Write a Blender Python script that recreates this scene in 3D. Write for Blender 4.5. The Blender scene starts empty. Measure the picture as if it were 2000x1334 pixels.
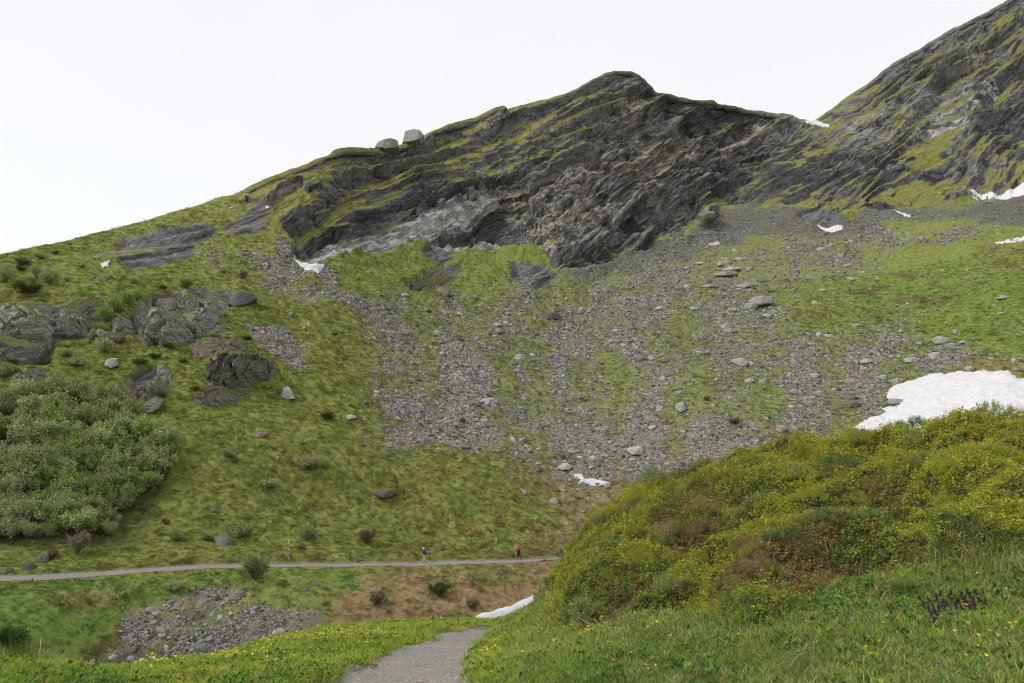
import bpy, math, random
import numpy as np
from mathutils import Vector, Matrix, Euler

# ------------------------------------------------------------------ camera, sky, sun, exposure
scene = bpy.context.scene
W, H, F, HZ = 2000.0, 1334.0, 1500.0, 820.0
PITCH = math.atan((HZ - H / 2) / F)
cam_d = bpy.data.cameras.new("camera")
cam_d.sensor_width = 36.0
cam_d.lens = 36.0 * F / W
cam_d.clip_start, cam_d.clip_end = 0.05, 20000
cam = bpy.data.objects.new("camera", cam_d)
scene.collection.objects.link(cam)
cam.location = (0, 0, 0)
cam.rotation_euler = (math.pi / 2 + PITCH, 0, 0)
scene.camera = cam

world = bpy.data.worlds.new("World")
scene.world = world
world.use_nodes = True
wt = world.node_tree
wt.nodes.clear()
SUN_EL, SUN_AZ = math.radians(52), math.radians(-60)     # azimuth measured from +Y towards +X
sky = wt.nodes.new('ShaderNodeTexSky')
sky.sky_type = 'NISHITA'
sky.sun_disc = False
sky.sun_elevation = SUN_EL
sky.sun_rotation = SUN_AZ
b1 = wt.nodes.new('ShaderNodeBackground'); b1.inputs[1].default_value = 0.05
wt.links.new(sky.outputs[0], b1.inputs[0])
b2 = wt.nodes.new('ShaderNodeBackground')                # the closed cloud deck
b2.inputs[0].default_value = (1.0, 0.966, 0.925, 1); b2.inputs[1].default_value = 0.82
tcw = wt.nodes.new('ShaderNodeTexCoord')
nzw = wt.nodes.new('ShaderNodeTexNoise'); nzw.inputs['Scale'].default_value = 1.6; nzw.inputs['Detail'].default_value = 4
rmw = wt.nodes.new('ShaderNodeMapRange'); rmw.inputs[3].default_value = 0.80; rmw.inputs[4].default_value = 0.90
wt.links.new(tcw.outputs['Generated'], nzw.inputs[0]); wt.links.new(nzw.outputs[0], rmw.inputs[0])
wt.links.new(rmw.outputs[0], b2.inputs[1])
addw = wt.nodes.new('ShaderNodeAddShader')
wo = wt.nodes.new('ShaderNodeOutputWorld')
wt.links.new(b1.outputs[0], addw.inputs[0]); wt.links.new(b2.outputs[0], addw.inputs[1])
wt.links.new(addw.outputs[0], wo.inputs[0])

sl = bpy.data.lights.new("sun", 'SUN')
sl.energy = 2.4
sl.angle = math.radians(14)
sl.color = (1.0, 0.965, 0.91)
sun = bpy.data.objects.new("sun", sl)
scene.collection.objects.link(sun)
sd = Vector((math.sin(SUN_AZ) * math.cos(SUN_EL), math.cos(SUN_AZ) * math.cos(SUN_EL), math.sin(SUN_EL)))
# the brighter part of the cloud deck stands behind the camera's left shoulder
sd = Vector((-0.62, -0.25, 0.75)).normalized()
sky.sun_elevation = math.asin(sd.z); sky.sun_rotation = math.atan2(sd.x, sd.y)
sun.rotation_euler = sd.to_track_quat('Z', 'Y').to_euler()

vs = scene.view_settings
vs.view_transform = 'Standard'; vs.look = 'None'; vs.exposure = 0.0; vs.gamma = 1.0
scene.render.engine = 'CYCLES'
scene.cycles.filter_width = 1.0
scene.cycles.max_bounces = 5
scene.cycles.diffuse_bounces = 3
scene.cycles.transparent_max_bounces = 4

rng = np.random.default_rng(7)
R = random.Random(11)
COL = scene.collection

# ------------------------------------------------------------------ maths helpers
CP, SP = math.cos(PITCH), math.sin(PITCH)

def to_world(x, y, d):
    """point seen at photograph pixel x, y whose forward distance is d metres"""
    x = np.asarray(x, float); y = np.asarray(y, float); d = np.asarray(d, float)
    cx = (x - W / 2) / F; cz = -(y - H / 2) / F
    dy = CP - SP * cz; dz = SP + CP * cz
    return np.stack([cx / dy * d, d + 0 * cx, dz / dy * d], -1)

def to_px(P):
    P = np.asarray(P, float)
    f = P[..., 1] * CP + P[..., 2] * SP
    u = -P[..., 1] * SP + P[..., 2] * CP
    return W / 2 + F * P[..., 0] / f, H / 2 - F * u / f

def sstep(a, b, x):
    t = np.clip((x - a) / (b - a), 0, 1)
    return t * t * (3 - 2 * t)

def _h(ix, iy, iz, seed):
    h = ix * np.uint32(374761393) + iy * np.uint32(668265263) + iz * np.uint32(2246822519) + np.uint32((seed * 974634777) & 0xffffffff)
    h = (h ^ (h >> np.uint32(13))) * np.uint32(1274126177)
    h ^= h >> np.uint32(16)
    return (h & np.uint32(0xffff)).astype(np.float32) / 32767.5 - 1

def noise(P, wl, seed=0):
    """smooth value noise in -1..1; wl = wavelength, one number or one per axis"""
    with np.errstate(over='ignore'):
        p = np.asarray(P, np.float64) / np.asarray(wl) + 1000.37 + seed * 7.13
        i = np.floor(p); f = (p - i).astype(np.float32)
        i = i.astype(np.int64).astype(np.uint32)
        u = f * f * f * (f * (f * 6 - 15) + 10)
        x0, y0, z0 = i[..., 0], i[..., 1], i[..., 2]
        o = np.uint32(1)
        ux, uy, uz = u[..., 0], u[..., 1], u[..., 2]
        def L(a, b, t): return a + (b - a) * t
        c = [L(_h(x0, y0 + (o if a else np.uint32(0)), z0 + (o if b else np.uint32(0)), seed),
               _h(x0 + o, y0 + (o if a else np.uint32(0)), z0 + (o if b else np.uint32(0)), seed), ux)
             for b in (0, 1) for a in (0, 1)]
        return L(L(c[0], c[1], uy), L(c[2], c[3], uy), uz)

def fbm(P, wl, octs=4, seed=0, gain=0.5):
    s = 0; a = 1; t = 0
    for k in range(octs):
        s = s + a * noise(P, np.asarray(wl) / 2.03 ** k, seed + k * 3)
        t += a; a *= gain
    return s / t * 1.5

def saw(t, rise=0.6):
    """0..1 hump that climbs over the fraction rise of each period and falls back over the rest"""
    f = t - np.floor(t)
    v = np.where(f < rise, f / rise, (1 - f) / (1 - rise))
    return .8 * v + .2 * v * v * (3 - 2 * v)

def pchip(xk, yk, x):
    xk = np.asarray(xk, float); yk = np.asarray(yk, float)
    h = np.diff(xk); dl = np.diff(yk) / h
    m = np.zeros_like(yk)
    for i in range(1, len(xk) - 1):
        if dl[i - 1] * dl[i] > 0:
            w1 = 2 * h[i] + h[i - 1]; w2 = h[i] + 2 * h[i - 1]
            m[i] = (w1 + w2) / (w1 / dl[i - 1] + w2 / dl[i])
    m[0] = dl[0]; m[-1] = dl[-1]
    i = np.clip(np.searchsorted(xk, x) - 1, 0, len(xk) - 2)
    t = (x - xk[i]) / h[i]
    t2, t3 = t * t, t * t * t
    return (2 * t3 - 3 * t2 + 1) * yk[i] + (t3 - 2 * t2 + t) * h[i] * m[i] + (-2 * t3 + 3 * t2) * yk[i + 1] + (t3 - t2) * h[i] * m[i + 1]

def sdf(poly, X, Y):
    """signed distance in pixels, positive inside the polygon"""
    best = np.full(X.shape, 1e18); ins = np.zeros(X.shape, bool)
    n = len(poly)
    for k in range(n):
        x1, y1 = poly[k]; x2, y2 = poly[(k + 1) % n]
        ex, ey = x2 - x1, y2 - y1
        t = np.clip(((X - x1) * ex + (Y - y1) * ey) / (ex * ex + ey * ey + 1e-9), 0, 1)
        best = np.minimum(best, (X - x1 - t * ex) ** 2 + (Y - y1 - t * ey) ** 2)
        c = ((y1 > Y) != (y2 > Y)) & (X < ex * (Y - y1) / (ey + 1e-12) + x1)
        ins ^= c
    d = np.sqrt(best)
    return np.where(ins, d, -d)

def pmask(poly, X, Y, soft=8.0, nz=None, amp=0.0):
    """soft polygon mask over the arrays X, Y"""
    out = np.zeros(X.shape, np.float32)
    xs = [p[0] for p in poly]; ys = [p[1] for p in poly]
    m = soft + amp * 1.6 + 4
    sel = (X > min(xs) - m) & (X < max(xs) + m) & (Y > min(ys) - m) & (Y < max(ys) + m)
    if not sel.any(): return out
    s = sdf(poly, X[sel], Y[sel])
    if nz is not None: s = s + nz[sel] * amp
    out[sel] = sstep(-soft, soft, s)
    return out

# ------------------------------------------------------------------ materials
def mat_new(name):
    m = bpy.data.materials.new(name); m.use_nodes = True
    nt = m.node_tree; nt.nodes.clear()
    out = nt.nodes.new('ShaderNodeOutputMaterial')
    bs = nt.nodes.new('ShaderNodeBsdfPrincipled')
    bs.inputs['Roughness'].default_value = 0.85
    bs.inputs['Specular IOR Level'].default_value = 0.15
    nt.links.new(bs.outputs[0], out.inputs[0])
    return m, nt, bs, out

def N(nt, kind, **kw):
    n = nt.nodes.new(kind)
    for k, v in kw.items():
        if k.startswith('i_'): n.inputs[k[2:]].default_value = v
        else: setattr(n, k, v)
    return n

def mixc(nt, a, b, fac, mode='MIX'):
    n = nt.nodes.new('ShaderNodeMix'); n.data_type = 'RGBA'; n.blend_type = mode
    for sock, v in ((n.inputs[0], fac), (n.inputs[6], a), (n.inputs[7], b)):
        if isinstance(v, bpy.types.NodeSocket): nt.links.new(v, sock)
        elif isinstance(v, (int, float)): sock.default_value = v
        else: sock.default_value = (*v[:3], 1)
    return n.outputs[2]

def ramp(nt, sock, stops):
    n = nt.nodes.new('ShaderNodeValToRGB'); nt.links.new(sock, n.inputs[0])
    e = n.color_ramp.elements
    while len(e) < len(stops): e.new(0.5)
    for k, (p, c) in enumerate(stops):
        e[k].position = p; e[k].color = (c, c, c, 1) if isinstance(c, (int, float)) else (*c, 1)
    return n.outputs[0]

def noise_node(nt, scale, detail=4, coord=None, rough=0.6):
    n = nt.nodes.new('ShaderNodeTexNoise'); n.inputs['Scale'].default_value = scale
    n.inputs['Detail'].default_value = detail; n.inputs['Roughness'].default_value = rough
    if coord is not None: nt.links.new(coord, n.inputs[0])
    return n.outputs[0]

def terrain_mat(name, scales, bump=0.5, dist=0.1, var=0.35, rocky=False):
    """vertex colours of the ground (what grows or lies there) broken up by noise"""
    m, nt, bs, out = mat_new(name)
    at = N(nt, 'ShaderNodeAttribute', attribute_name='Col')
    geo = nt.nodes.new('ShaderNodeNewGeometry')
    col = at.outputs[0]
    hs = []
    for k, s in enumerate(scales):
        n = noise_node(nt, s, 3, geo.outputs['Position'])
        hs.append(n)
        v = ramp(nt, n, [(0.28, 1 - var), (0.72, 1 + var)])
        col = mixc(nt, col, v, 1.0, 'MULTIPLY')
    bs.inputs['Specular IOR Level'].default_value = 0.1
    if rocky:      # bedding of the bare rock, finer than the mesh
        zax = Vector((-0.52, -0.2, 1)).normalized(); xax = Vector((1, 0, 0.52)).normalized(); yax = zax.cross(xax)
        rot = Matrix((xax, yax, zax)).transposed().to_euler()
        mp = N(nt, 'ShaderNodeMapping', vector_type='TEXTURE'); mp.inputs['Rotation'].default_value = rot; mp.inputs['Scale'].default_value = (6.0, 4.0, 0.95)
        wrp = nt.nodes.new('ShaderNodeTexNoise'); wrp.inputs['Scale'].default_value = .12; wrp.inputs['Detail'].default_value = 4
        va = N(nt, 'ShaderNodeVectorMath', operation='MULTIPLY_ADD'); va.inputs[1].default_value = (7, 7, 7)
        nt.links.new(geo.outputs['Position'], wrp.inputs[0]); nt.links.new(wrp.outputs[1], va.inputs[0]); nt.links.new(geo.outputs['Position'], va.inputs[2])
        nt.links.new(va.outputs[0], mp.inputs[0])
        st = noise_node(nt, 1.0, 9, mp.outputs[0], .72); bl = noise_node(nt, .55, 7, geo.outputs['Position'], .7)
        v1 = ramp(nt, st, [(.30, .34), (.44, .80), (.52, 1.0), (.60, 1.28), (.74, 1.9)]); v2 = ramp(nt, bl, [(.3, .65), (.7, 1.4)])
        cr = mixc(nt, col, mixc(nt, v1, v2, 1.0, 'MULTIPLY'), 1.0, 'MULTIPLY')
        col = mixc(nt, col, cr, at.outputs[3])
        bpr = nt.nodes.new('ShaderNodeBump'); bpr.inputs['Distance'].default_value = 1.1; nt.links.new(st, bpr.inputs['Height'])
        nt.links.new(at.outputs[3], bpr.inputs['Strength'])
    nt.links.new(col, bs.inputs['Base Color'])
    bp = nt.nodes.new('ShaderNodeBump'); bp.inputs['Strength'].default_value = bump; bp.inputs['Distance'].default_value = dist
    nt.links.new(hs[-1], bp.inputs['Height']); nt.links.new(bp.outputs[0], bs.inputs['Normal'])
    if rocky: nt.links.new(bpr.outputs[0], bp.inputs['Normal'])
    return m

# ------------------------------------------------------------------ mesh helpers
def link(name, me, mat=None, parent=None):
    o = bpy.data.objects.new(name, me)
    COL.objects.link(o)
    if mat is not None and me is not None:
        for mm in (mat if isinstance(mat, (list, tuple)) else [mat]): me.materials.append(mm)
    if parent is not None: o.parent = parent
    return o

def tag(o, label=None, cat=None, group=None, kind=None):
    if label: o['label'] = label
    if cat: o['category'] = cat
    if group: o['group'] = group
    if kind: o['kind'] = kind
    return o

def empty(name, loc, rz=0.0):
    o = bpy.data.objects.new(name, None)
    COL.objects.link(o); o.location = loc; o.rotation_euler = (0, 0, rz)
    o.empty_display_size = 0.2
    return o

def mesh_np(name, V, Fc, col=None, smooth=False, fmat=None, alpha=None):
    """mesh from numpy vertices and an (n,3) or (n,4) face array"""
    me = bpy.data.meshes.new(name)
    V = np.asarray(V, np.float32); Fc = np.asarray(Fc, np.int32)
    me.vertices.add(len(V)); me.vertices.foreach_set('co', V.ravel())
    k = Fc.shape[1]
    me.loops.add(Fc.size); me.loops.foreach_set('vertex_index', Fc.ravel())
    me.polygons.add(len(Fc)); me.polygons.foreach_set('loop_start', np.arange(0, Fc.size, k, dtype=np.int32))
    me.polygons.foreach_set('loop_total', np.full(len(Fc), k, np.int32))
    if smooth: me.polygons.foreach_set('use_smooth', np.ones(len(Fc), bool))
    if fmat is not None: me.polygons.foreach_set('material_index', np.asarray(fmat, np.int32))
    me.update(calc_edges=True)
    if col is not None:
        a = me.color_attributes.new('Col', 'FLOAT_COLOR', 'POINT')
        c = np.zeros((len(V), 4), np.float32); c[:, :3] = np.asarray(col)[:, :3]
        if alpha is not None: c[:, 3] = alpha
        a.data.foreach_set('color', c.ravel())
    return me

def grid_faces(nr, nc, keep=None):
    i = np.arange(nr * nc).reshape(nr, nc)
    f = np.stack([i[:-1, :-1], i[:-1, 1:], i[1:, 1:], i[1:, :-1]], -1)
    if keep is not None: f = f[keep]
    return f.reshape(-1, 4)

def grid_normals(P):
    du = np.gradient(P, axis=1); dv = np.gradient(P, axis=0)
    n = np.cross(du, dv)
    n /= np.linalg.norm(n, axis=-1, keepdims=True) + 1e-12
    return n

def box_blur(a, r):
    """cheap separable blur of a grid"""
    for ax in (0, 1):
        pad = [(0, 0)] * a.ndim; pad[ax] = (r + 1, r)
        c = np.cumsum(np.pad(a, pad, mode='edge'), axis=ax)
        n = a.shape[ax]
        hi = np.take(c, np.arange(2 * r + 1, 2 * r + 1 + n), axis=ax); lo = np.take(c, np.arange(0, n), axis=ax)
        a = (hi - lo) / (2 * r + 1)
    return a

class Surf:
    """a ground sheet stored as a grid; remembers which photograph pixel each vertex was traced from"""
    def __init__(s, X, Y, P, Nrm): s.X, s.Y, s.P, s.N = X, Y, P, Nrm; s.xs = X[0]
    def at(s, x, y):
        j = np.clip(np.searchsorted(s.xs, x) - 1, 0, len(s.xs) - 2)
        col = s.Y[:s.nfront, j]
        i = np.clip(np.searchsorted(-col, -y) - 1, 0, s.nfront - 2)
        tx = np.clip((x - s.xs[j]) / (s.xs[j + 1] - s.xs[j]), 0, 1)
        ty = np.clip((y - col[i]) / (col[i + 1] - col[i]), 0, 1)
        g = lambda A: ((A[i, j] * (1 - tx) + A[i, j + 1] * tx) * (1 - ty) + (A[i + 1, j] * (1 - tx) + A[i + 1, j + 1] * tx) * ty)
        n = g(s.N); return g(s.P), n / np.linalg.norm(n)

# ================================================================== THE FAR SLOPE AND MOUNTAIN
SKY = [(-1400, 800), (-560, 610), (-300, 560), (0, 500), (50, 487), (130, 471), (250, 440), (380, 402), (455, 377), (475, 366), (490, 358), (530, 343), (600, 315), (628, 302), (650, 288),
       (675, 284), (700, 285), (735, 288), (745, 292), (780, 282), (800, 276), (825, 266), (845, 250), (870, 238), (900, 231), (930, 225), (950, 215), (970, 208),
       (985, 205), (991, 214), (1010, 208), (1040, 199), (1070, 192), (1100, 183), (1125, 171), (1150, 155), (1180, 140), (1200, 136), (1232, 137), (1248, 145),
       (1262, 157), (1280, 177), (1320, 187), (1350, 193), (1370, 196), (1393, 194), (1401, 201), (1430, 203), (1455, 210), (1500, 215), (1540, 222), (1565, 230), (1588, 231),
       (1620, 210), (1680, 170), (1740, 125), (1800, 90), (1850, 60), (1900, 35), (1950, 8), (2000, -22), (2200, -150), (2560, -330), (3300, -560)]
NEAR = [(-1500, 1340), (-560, 1310), (0, 1298), (100, 1306), (200, 1322), (300, 1312), (400, 1292), (480, 1268), (560, 1249), (640, 1232), (720, 1219), (850, 1214), (960, 1208), (1030, 1192),
        (1060, 1168), (1095, 1140), (1120, 1110), (1140, 1075), (1165, 1045), (1203, 1004), (1256, 968), (1330, 938), (1400, 912), (1500, 890), (1560, 884), (1650, 880),
        (1720, 880), (1780, 874), (1830, 868), (1865, 856), (1920, 838), (2000, 824), (2560, 770), (3900, 730)]
TR_LO = [(-560, 1180), (0, 1137), (100, 1132), (200, 1126), (300, 1118), (400, 1111), (600, 1108), (800, 1106), (1000, 1100), (1100, 1094), (1300, 1085), (2560, 1080)]
TR_W = [(-560, 14), (0, 11), (300, 9), (600, 7.5), (900, 7.5), (1100, 7), (2560, 7)]
def line(tab, x):
    a = np.array(tab, float); return np.interp(x, a[:, 0], a[:, 1])

xs = np.concatenate([np.arange(-1380, -24, 14), np.arange(-24, 2024, 1.8), np.arange(2030, 3290, 14)])
sky_y = line(SKY, xs); near_y = line(NEAR, xs)
NR0, NR1, NB = 46, 600, 10
y_split = near_y + 36
rows0 = 1430 + (y_split - 1430)[None] * np.linspace(0, 1, NR0, endpoint=False)[:, None]
tt = np.linspace(0, 1, NR1)
rows1 = y_split + (sky_y - y_split)[None] * tt[:, None]
FY = np.concatenate([rows0, rows1]); FX = np.broadcast_to(xs, FY.shape).copy()
nfront = FY.shape[0]

ST = [-1400, 0, 300, 600, 900, 1150, 1400, 1700, 2000, 3300]
#      bottom   trail   mid        upper      cliff foot   sky      (y, forward distance)
KN = [[(1440, 45), 55, 57.5, (850, 80), (700, 100), (640, 115), 150],
      [(1440, 56), 69, 71.6, (800, 99), (600, 123), (520, 143), 170],
      [(1440, 63), 77, 79.4, (850, 100), (600, 134), (500, 165), 200],
      [(1440, 68), 85, 87.5, (850, 111), (600, 158), (490, 195), 252],
      [(1440, 73), 92, 94.8, (870, 126), (620, 203), (490, 258), 330],
      [(1440, 79), 100, 102.8, (900, 131), (650, 213), (520, 275), 365],
      [(1440, 82), 106, 109, (840, 142), (640, 214), (412, 345), 420],
      [(1440, 84), 108, 111, (830, 147), (640, 213), (405, 335), 440],
      [(1440, 84), 108, 111, (800, 142), (640, 188), (385, 312), 505],
      [(1440, 84), 108, 111, (790, 138), (620, 180), (360, 300), 640]]
sx = np.array(ST, float)
def stn(vals): return pchip(sx, vals, xs)
tr_lo = line(TR_LO, xs); tr_hi = tr_lo - line(TR_W, xs)
yk = [stn([k[0][0] for k in KN]), tr_lo, tr_hi, stn([k[3][0] for k in KN]), stn([k[4][0] for k in KN]), stn([k[5][0] for k in KN]), sky_y]
dk = [stn([k[0][1] for k in KN]), stn([k[1] for k in KN]), stn([k[2] for k in KN]), stn([k[3][1] for k in KN]), stn([k[4][1] for k in KN]), stn([k[5][1] for k in KN]), stn([k[6] for k in KN])]
# the three upper bands are smoothed a little below the sharp trail bench
D = np.zeros_like(FY)
for j in range(len(xs)):
    D[:, j] = np.exp(pchip([-k[j] for k in yk], [math.log(k[j]) for k in dk], -FY[:, j]))
# broad relief painted in distance: buttresses stand nearer, gullies farther
def blob(cx, cy, rx, ry, ang=0.0):
    a = math.radians(ang); u = (FX - cx) * math.cos(a) + (FY - cy) * math.sin(a); v = -(FX - cx) * math.sin(a) + (FY - cy) * math.cos(a)
    return np.exp(-(u / rx) ** 2 - (v / ry) ** 2)
D -= 9 * blob(1240, 380, 120, 120) + 5 * blob(1110, 470, 70, 45) - 9 * blob(990, 415, 26, 60, 20)
but = pmask([(1215, 150), (1300, 225), (1372, 262), (1388, 340), (1396, 425), (1340, 480), (900, 520), (900, 150)], FX, FY, 10)
D += 30 * (1 - but) * blob(1440, 330, 90, 120) - 5 * blob(1600, 330, 50, 90)
D -= 8 * blob(1690, 215, 60, 60, -30) - 8 * blob(1780, 300, 30, 130, 40) + 8 * blob(1900, 250, 60, 140, 30)
D -= 3.5 * blob(850, 545, 60, 26) + 1.5 * blob(1060, 545, 40, 20)
D -= 3.0 * blob(320, 630, 60, 50) + 3 * blob(50, 640, 90, 50) + 2.2 * blob(470, 720, 70, 35) + 2.5 * blob(900, 930, 120, 60)
D += 4.0 * blob(560, 560, 60, 40) + 3.0 * blob(580, 660, 40, 40)
D += 3.5 * blob(1130, 760, 90, 140) - 2.5 * blob(1400, 760, 90, 60) - 1.5 * blob(1780, 690, 60, 14)
P0 = to_world(FX, FY, D)
# lay the back of the ridge down behind the skyline
back = []
dirx = P0[-1] - P0[-1] * 0
for k in range(1, NB + 1):
    s = (k / NB) ** 1.5
    q = P0[-1].copy(); q[:, 1] += 120 * s; q[:, 0] *= 1 + 0.2 * s; q[:, 2] -= 95 * s ** 1.25
    back.append(q)
P0 = np.concatenate([P0, np.array(back)])
FX = np.concatenate([FX, np.repeat(FX[-1:], NB, 0)]); FY = np.concatenate([FY, np.repeat(FY[-1:], NB, 0) ])
isback = np.zeros(FX.shape, bool); isback[nfront:] = True
Nb = grid_normals(box_blur(P0, 5))

# regions --------------------------------------------------------------------
w1 = noise(P0, 14, 1); w2 = noise(P0, 5, 2); w3 = noise(P0, 1.9, 3)
WN = (w1 + 0.6 * w2 + 0.35 * w3) / 1.2
WX = FX + 9 * noise(P0, 11, 5) + 4 * noise(P0, 3.7, 6); WY = FY + 5 * noise(P0, 11, 7) + 2.5 * noise(P0, 3.7, 8)
BX = FX + 26 * noise(P0, 30, 9) + 12 * noise(P0, 9, 10); BY = FY + 14 * noise(P0, 30, 11) + 8 * noise(P0, 9, 12)
def reg(polys, soft=8, amp=8):
    m = np.zeros(FX.shape, np.float32)
    if soft >= 14:
        for p in (polys if isinstance(polys[0], list) else [polys]):
            m = np.maximum(m, pmask(p, BX, BY, soft * 1.5, WN, amp * 1.6))
        return m
    for p in (polys if isinstance(polys[0], list) else [polys]):
        m = np.maximum(m, pmask(p, WX, WY, soft, WN, amp))
    return m

CLIFF = [(440, 380), (475, 350), (530, 323), (640, 275), (735, 266), (830, 242), (985, 186), (1100, 163), (1200, 110), (1260, 130), (1320, 166), (1430, 183), (1570, 212), (1620, 190),
         (1680, 150), (1740, 105), (2100, -90), (2600, -400), (2600, 350), (2100, 372), (1990, 372), (1900, 388), (1850, 396), (1760, 404), (1700, 408), (1640, 424), (1600, 430), (1580, 412), (1560, 397), (1480, 402), (1395, 402),
         (1392, 432), (1330, 462), (1240, 482), (1180, 512), (1090, 517), (1060, 484), (1000, 467), (930, 482), (870, 490), (830, 472), (700, 497), (610, 513), (577, 494),
         (575, 470), (560, 445), (525, 415), (480, 395)]
rk_cliff = reg(CLIFF, 5, 7)
R_LEFT = [[(175, 512), (210, 490), (260, 468), (330, 445), (400, 430), (430, 433), (418, 465), (380, 478), (330, 503), (262, 526), (205, 518)],
          [(430, 440), (480, 405), (525, 388), (535, 412), (515, 440), (470, 462), (436, 458)],
          [(798, 552), (830, 528), (880, 510), (915, 512), (892, 546), (830, 566)], [(820, 478), (860, 470), (890, 500), (860, 515), (825, 500)], [(195, 670), (240, 612), (300, 575), (390, 556), (455, 563), (444, 610), (384, 658), (330, 674), (280, 670), (255, 640)], [(-40, 588), (110, 586), (205, 583), (208, 610), (184, 648), (112, 660), (100, 704), (-40, 714)], [(225, 775), (245, 728), (300, 703), (342, 735), (325, 765), (290, 780)],
          [(1000, 512), (1060, 512), (1098, 545), (1050, 562), (1010, 540)], [(1560, 405), (1640, 395), (1650, 425), (1600, 440), (1565, 425)],
          ]
rk_left = reg(R_LEFT, 6, 8)
rock = np.maximum(rk_cliff, rk_left)
BARE = [(577, 494), (575, 470), (640, 455), (720, 425), (830, 395), (930, 350), (985, 345), (1050, 330), (1120, 305), (1180, 240), (1225, 175), (1300, 215), (1372, 262), (1400, 262), (1480, 240),
        (1500, 262), (1450, 300), (1460, 400), (1395, 402), (1330, 462), (1240, 482), (1180, 512), (1090, 517), (1060, 484), (1000, 467), (930, 482), (870, 490), (830, 472), (700, 497), (610, 513)]
bare = reg(BARE, 14, 16)
DARKR = reg([(1400, 300), (1500, 260), (1600, 270), (1700, 330), (1680, 400), (1560, 400), (1400, 402), (1385, 340)], 16, 14)
WHITE = reg([[(590, 485), (640, 462), (700, 442), (830, 402), (930, 372), (985, 385), (930, 420), (985, 445), (985, 470), (930, 482), (880, 488), (830, 466), (700, 494), (618, 511)]], 8, 14)
WHITE *= 1 - 0.85 * reg([(880, 440), (930, 420), (1000, 415), (995, 440), (930, 455), (870, 470), (820, 460)], 6, 6)
W2 = reg([[(1060, 480), (1110, 500), (1120, 515), (1080, 518)], [(1330, 420), (1380, 385), (1392, 425), (1350, 440)], [(1840, 380), (1890, 330), (1900, 370), (1870, 392)], [(1680, 320), (1780, 240), (1960, 150), (1990, 165), (1860, 260), (1760, 300)]], 8, 18)
PINK = reg([[(1125, 318), (1180, 300), (1240, 282), (1372, 262), (1378, 296), (1330, 306), (1300, 330), (1270, 350), (1240, 322), (1180, 318), (1150, 345), (1060, 380), (1010, 385), (990, 370), (1030, 345)],
            [(1395, 280), (1430, 258), (1485, 238), (1500, 250), (1460, 275), (1410, 305)], [(1050, 420), (1090, 395), (1160, 380), (1230, 372), (1200, 400), (1110, 420)], [(1255, 345), (1300, 330), (1300, 400), (1260, 380)], [(1210, 170), (1250, 195), (1250, 240), (1215, 225)], [(1890, 95), (1940, 90), (1950, 115), (1900, 125)]], 10, 14)
TRAIL = ((FY < line(TR_LO, FX) + 2) & (FY > line(TR_LO, FX) - line(TR_W, FX) - 2)).astype(np.float32)
trail_near = sstep(14, 2, np.abs(FY - line(TR_LO, FX) + line(TR_W, FX) / 2) - 5)

# displacement ---------------------------------------------------------------
gx = 0.60 * P0[..., 0] - 0.02 * np.logaddexp(0, (P0[..., 0] - 40) / 30) * 30
s_ = P0[..., 2] - gx - 0.22 * P0[..., 1] + 6 * noise(P0, 90, 21) + 1.6 * noise(P0, 30, 22)
AN = np.stack([P0[..., 0] + 0.4 * s_, P0[..., 1] * .6, s_ * 3.6], -1)          # frame stretched along the beds
disp = np.zeros(FX.shape)
for lam, amp, sd_, wl in ((26, 6.0, 31, 70), (11, 3.6, 35, 40), (5.2, 2.1, 39, 22), (2.5, 0.75, 43, 12), (1.25, 0.32, 47, 6)):
    ph = s_ + lam * 0.8 * noise(AN, wl, sd_)
    md = np.clip(0.55 + 0.9 * noise(AN, wl * 0.8, sd_ + 1), 0.05, 1.5)
    disp += amp * md * saw(ph / lam, 0.36)
QN = np.stack([P0[..., 0] + 0.9 * P0[..., 2], P0[..., 1], (P0[..., 2] - 1.1 * P0[..., 0]) * .55], -1)
rough = 2.6 * np.abs(noise(P0, 26, 61)) + 1.3 * np.abs(noise(QN, 9, 62)) + 0.6 * np.abs(noise(QN, 4, 63)) + 0.3 * noise(P0, 1.7, 64)
disp = disp * (1 - .35 * WHITE) - 5.4 - rough * (0.35 + 1.1 * bare)
disp *= 1 - 0.35 * WHITE
rowi = np.arange(FX.shape[0])[:, None]
u_ = .8 * P0[..., 0] + .5 * P0[..., 2] + .35 * P0[..., 1]
for lb, la, am, sd_ in ((6.5, 13.0, 2.2, 50), (3.6, 7.5, 1.2, 51), (1.7, 3.4, .45, 52)):       # joints break the beds into blocks
    r0 = np.floor(s_ / lb + .25 * noise(P0, 9, sd_ + 20)); r1 = np.floor(u_ / la + .37 * r0 + .3 * noise(P0, 7, sd_ + 30))
    hb = _h(r0.astype(np.int64).astype(np.uint32), r1.astype(np.int64).astype(np.uint32), np.full(FX.shape, sd_, np.uint32), 5)
    disp += am * hb * (.45 + .7 * bare) * (1 - .8 * WHITE) * (1 - rk_left)
rock_d = rock * (1 - .7 * sstep(nfront - 16, nfront, rowi))
edge = box_blur(rock, 3)
rock_e = box_blur(rock_d, 3)
disp = disp * rock_e * (1 - .5 * rk_left)
# smooth meadow relief: hummocks, small terraces trodden by animals
med = 0.55 * noise(P0, 9, 71) + 0.28 * noise(P0, 3.4, 72) + 0.34 * np.abs(noise(P0, 1.6, 73)) + 0.13 * noise(P0, 0.8, 74)
scl = np.clip(D_ := np.concatenate([D, np.repeat(D[-1:], NB, 0)]) / 130, 0.55, 2.2)
disp += med * scl * (1 - edge) * (1 - .6 * sstep(nfront - 14, nfront, rowi)) * (1 - trail_near)
disp[:2] = 0
P1 = P0 + Nb * disp[..., None]
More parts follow.
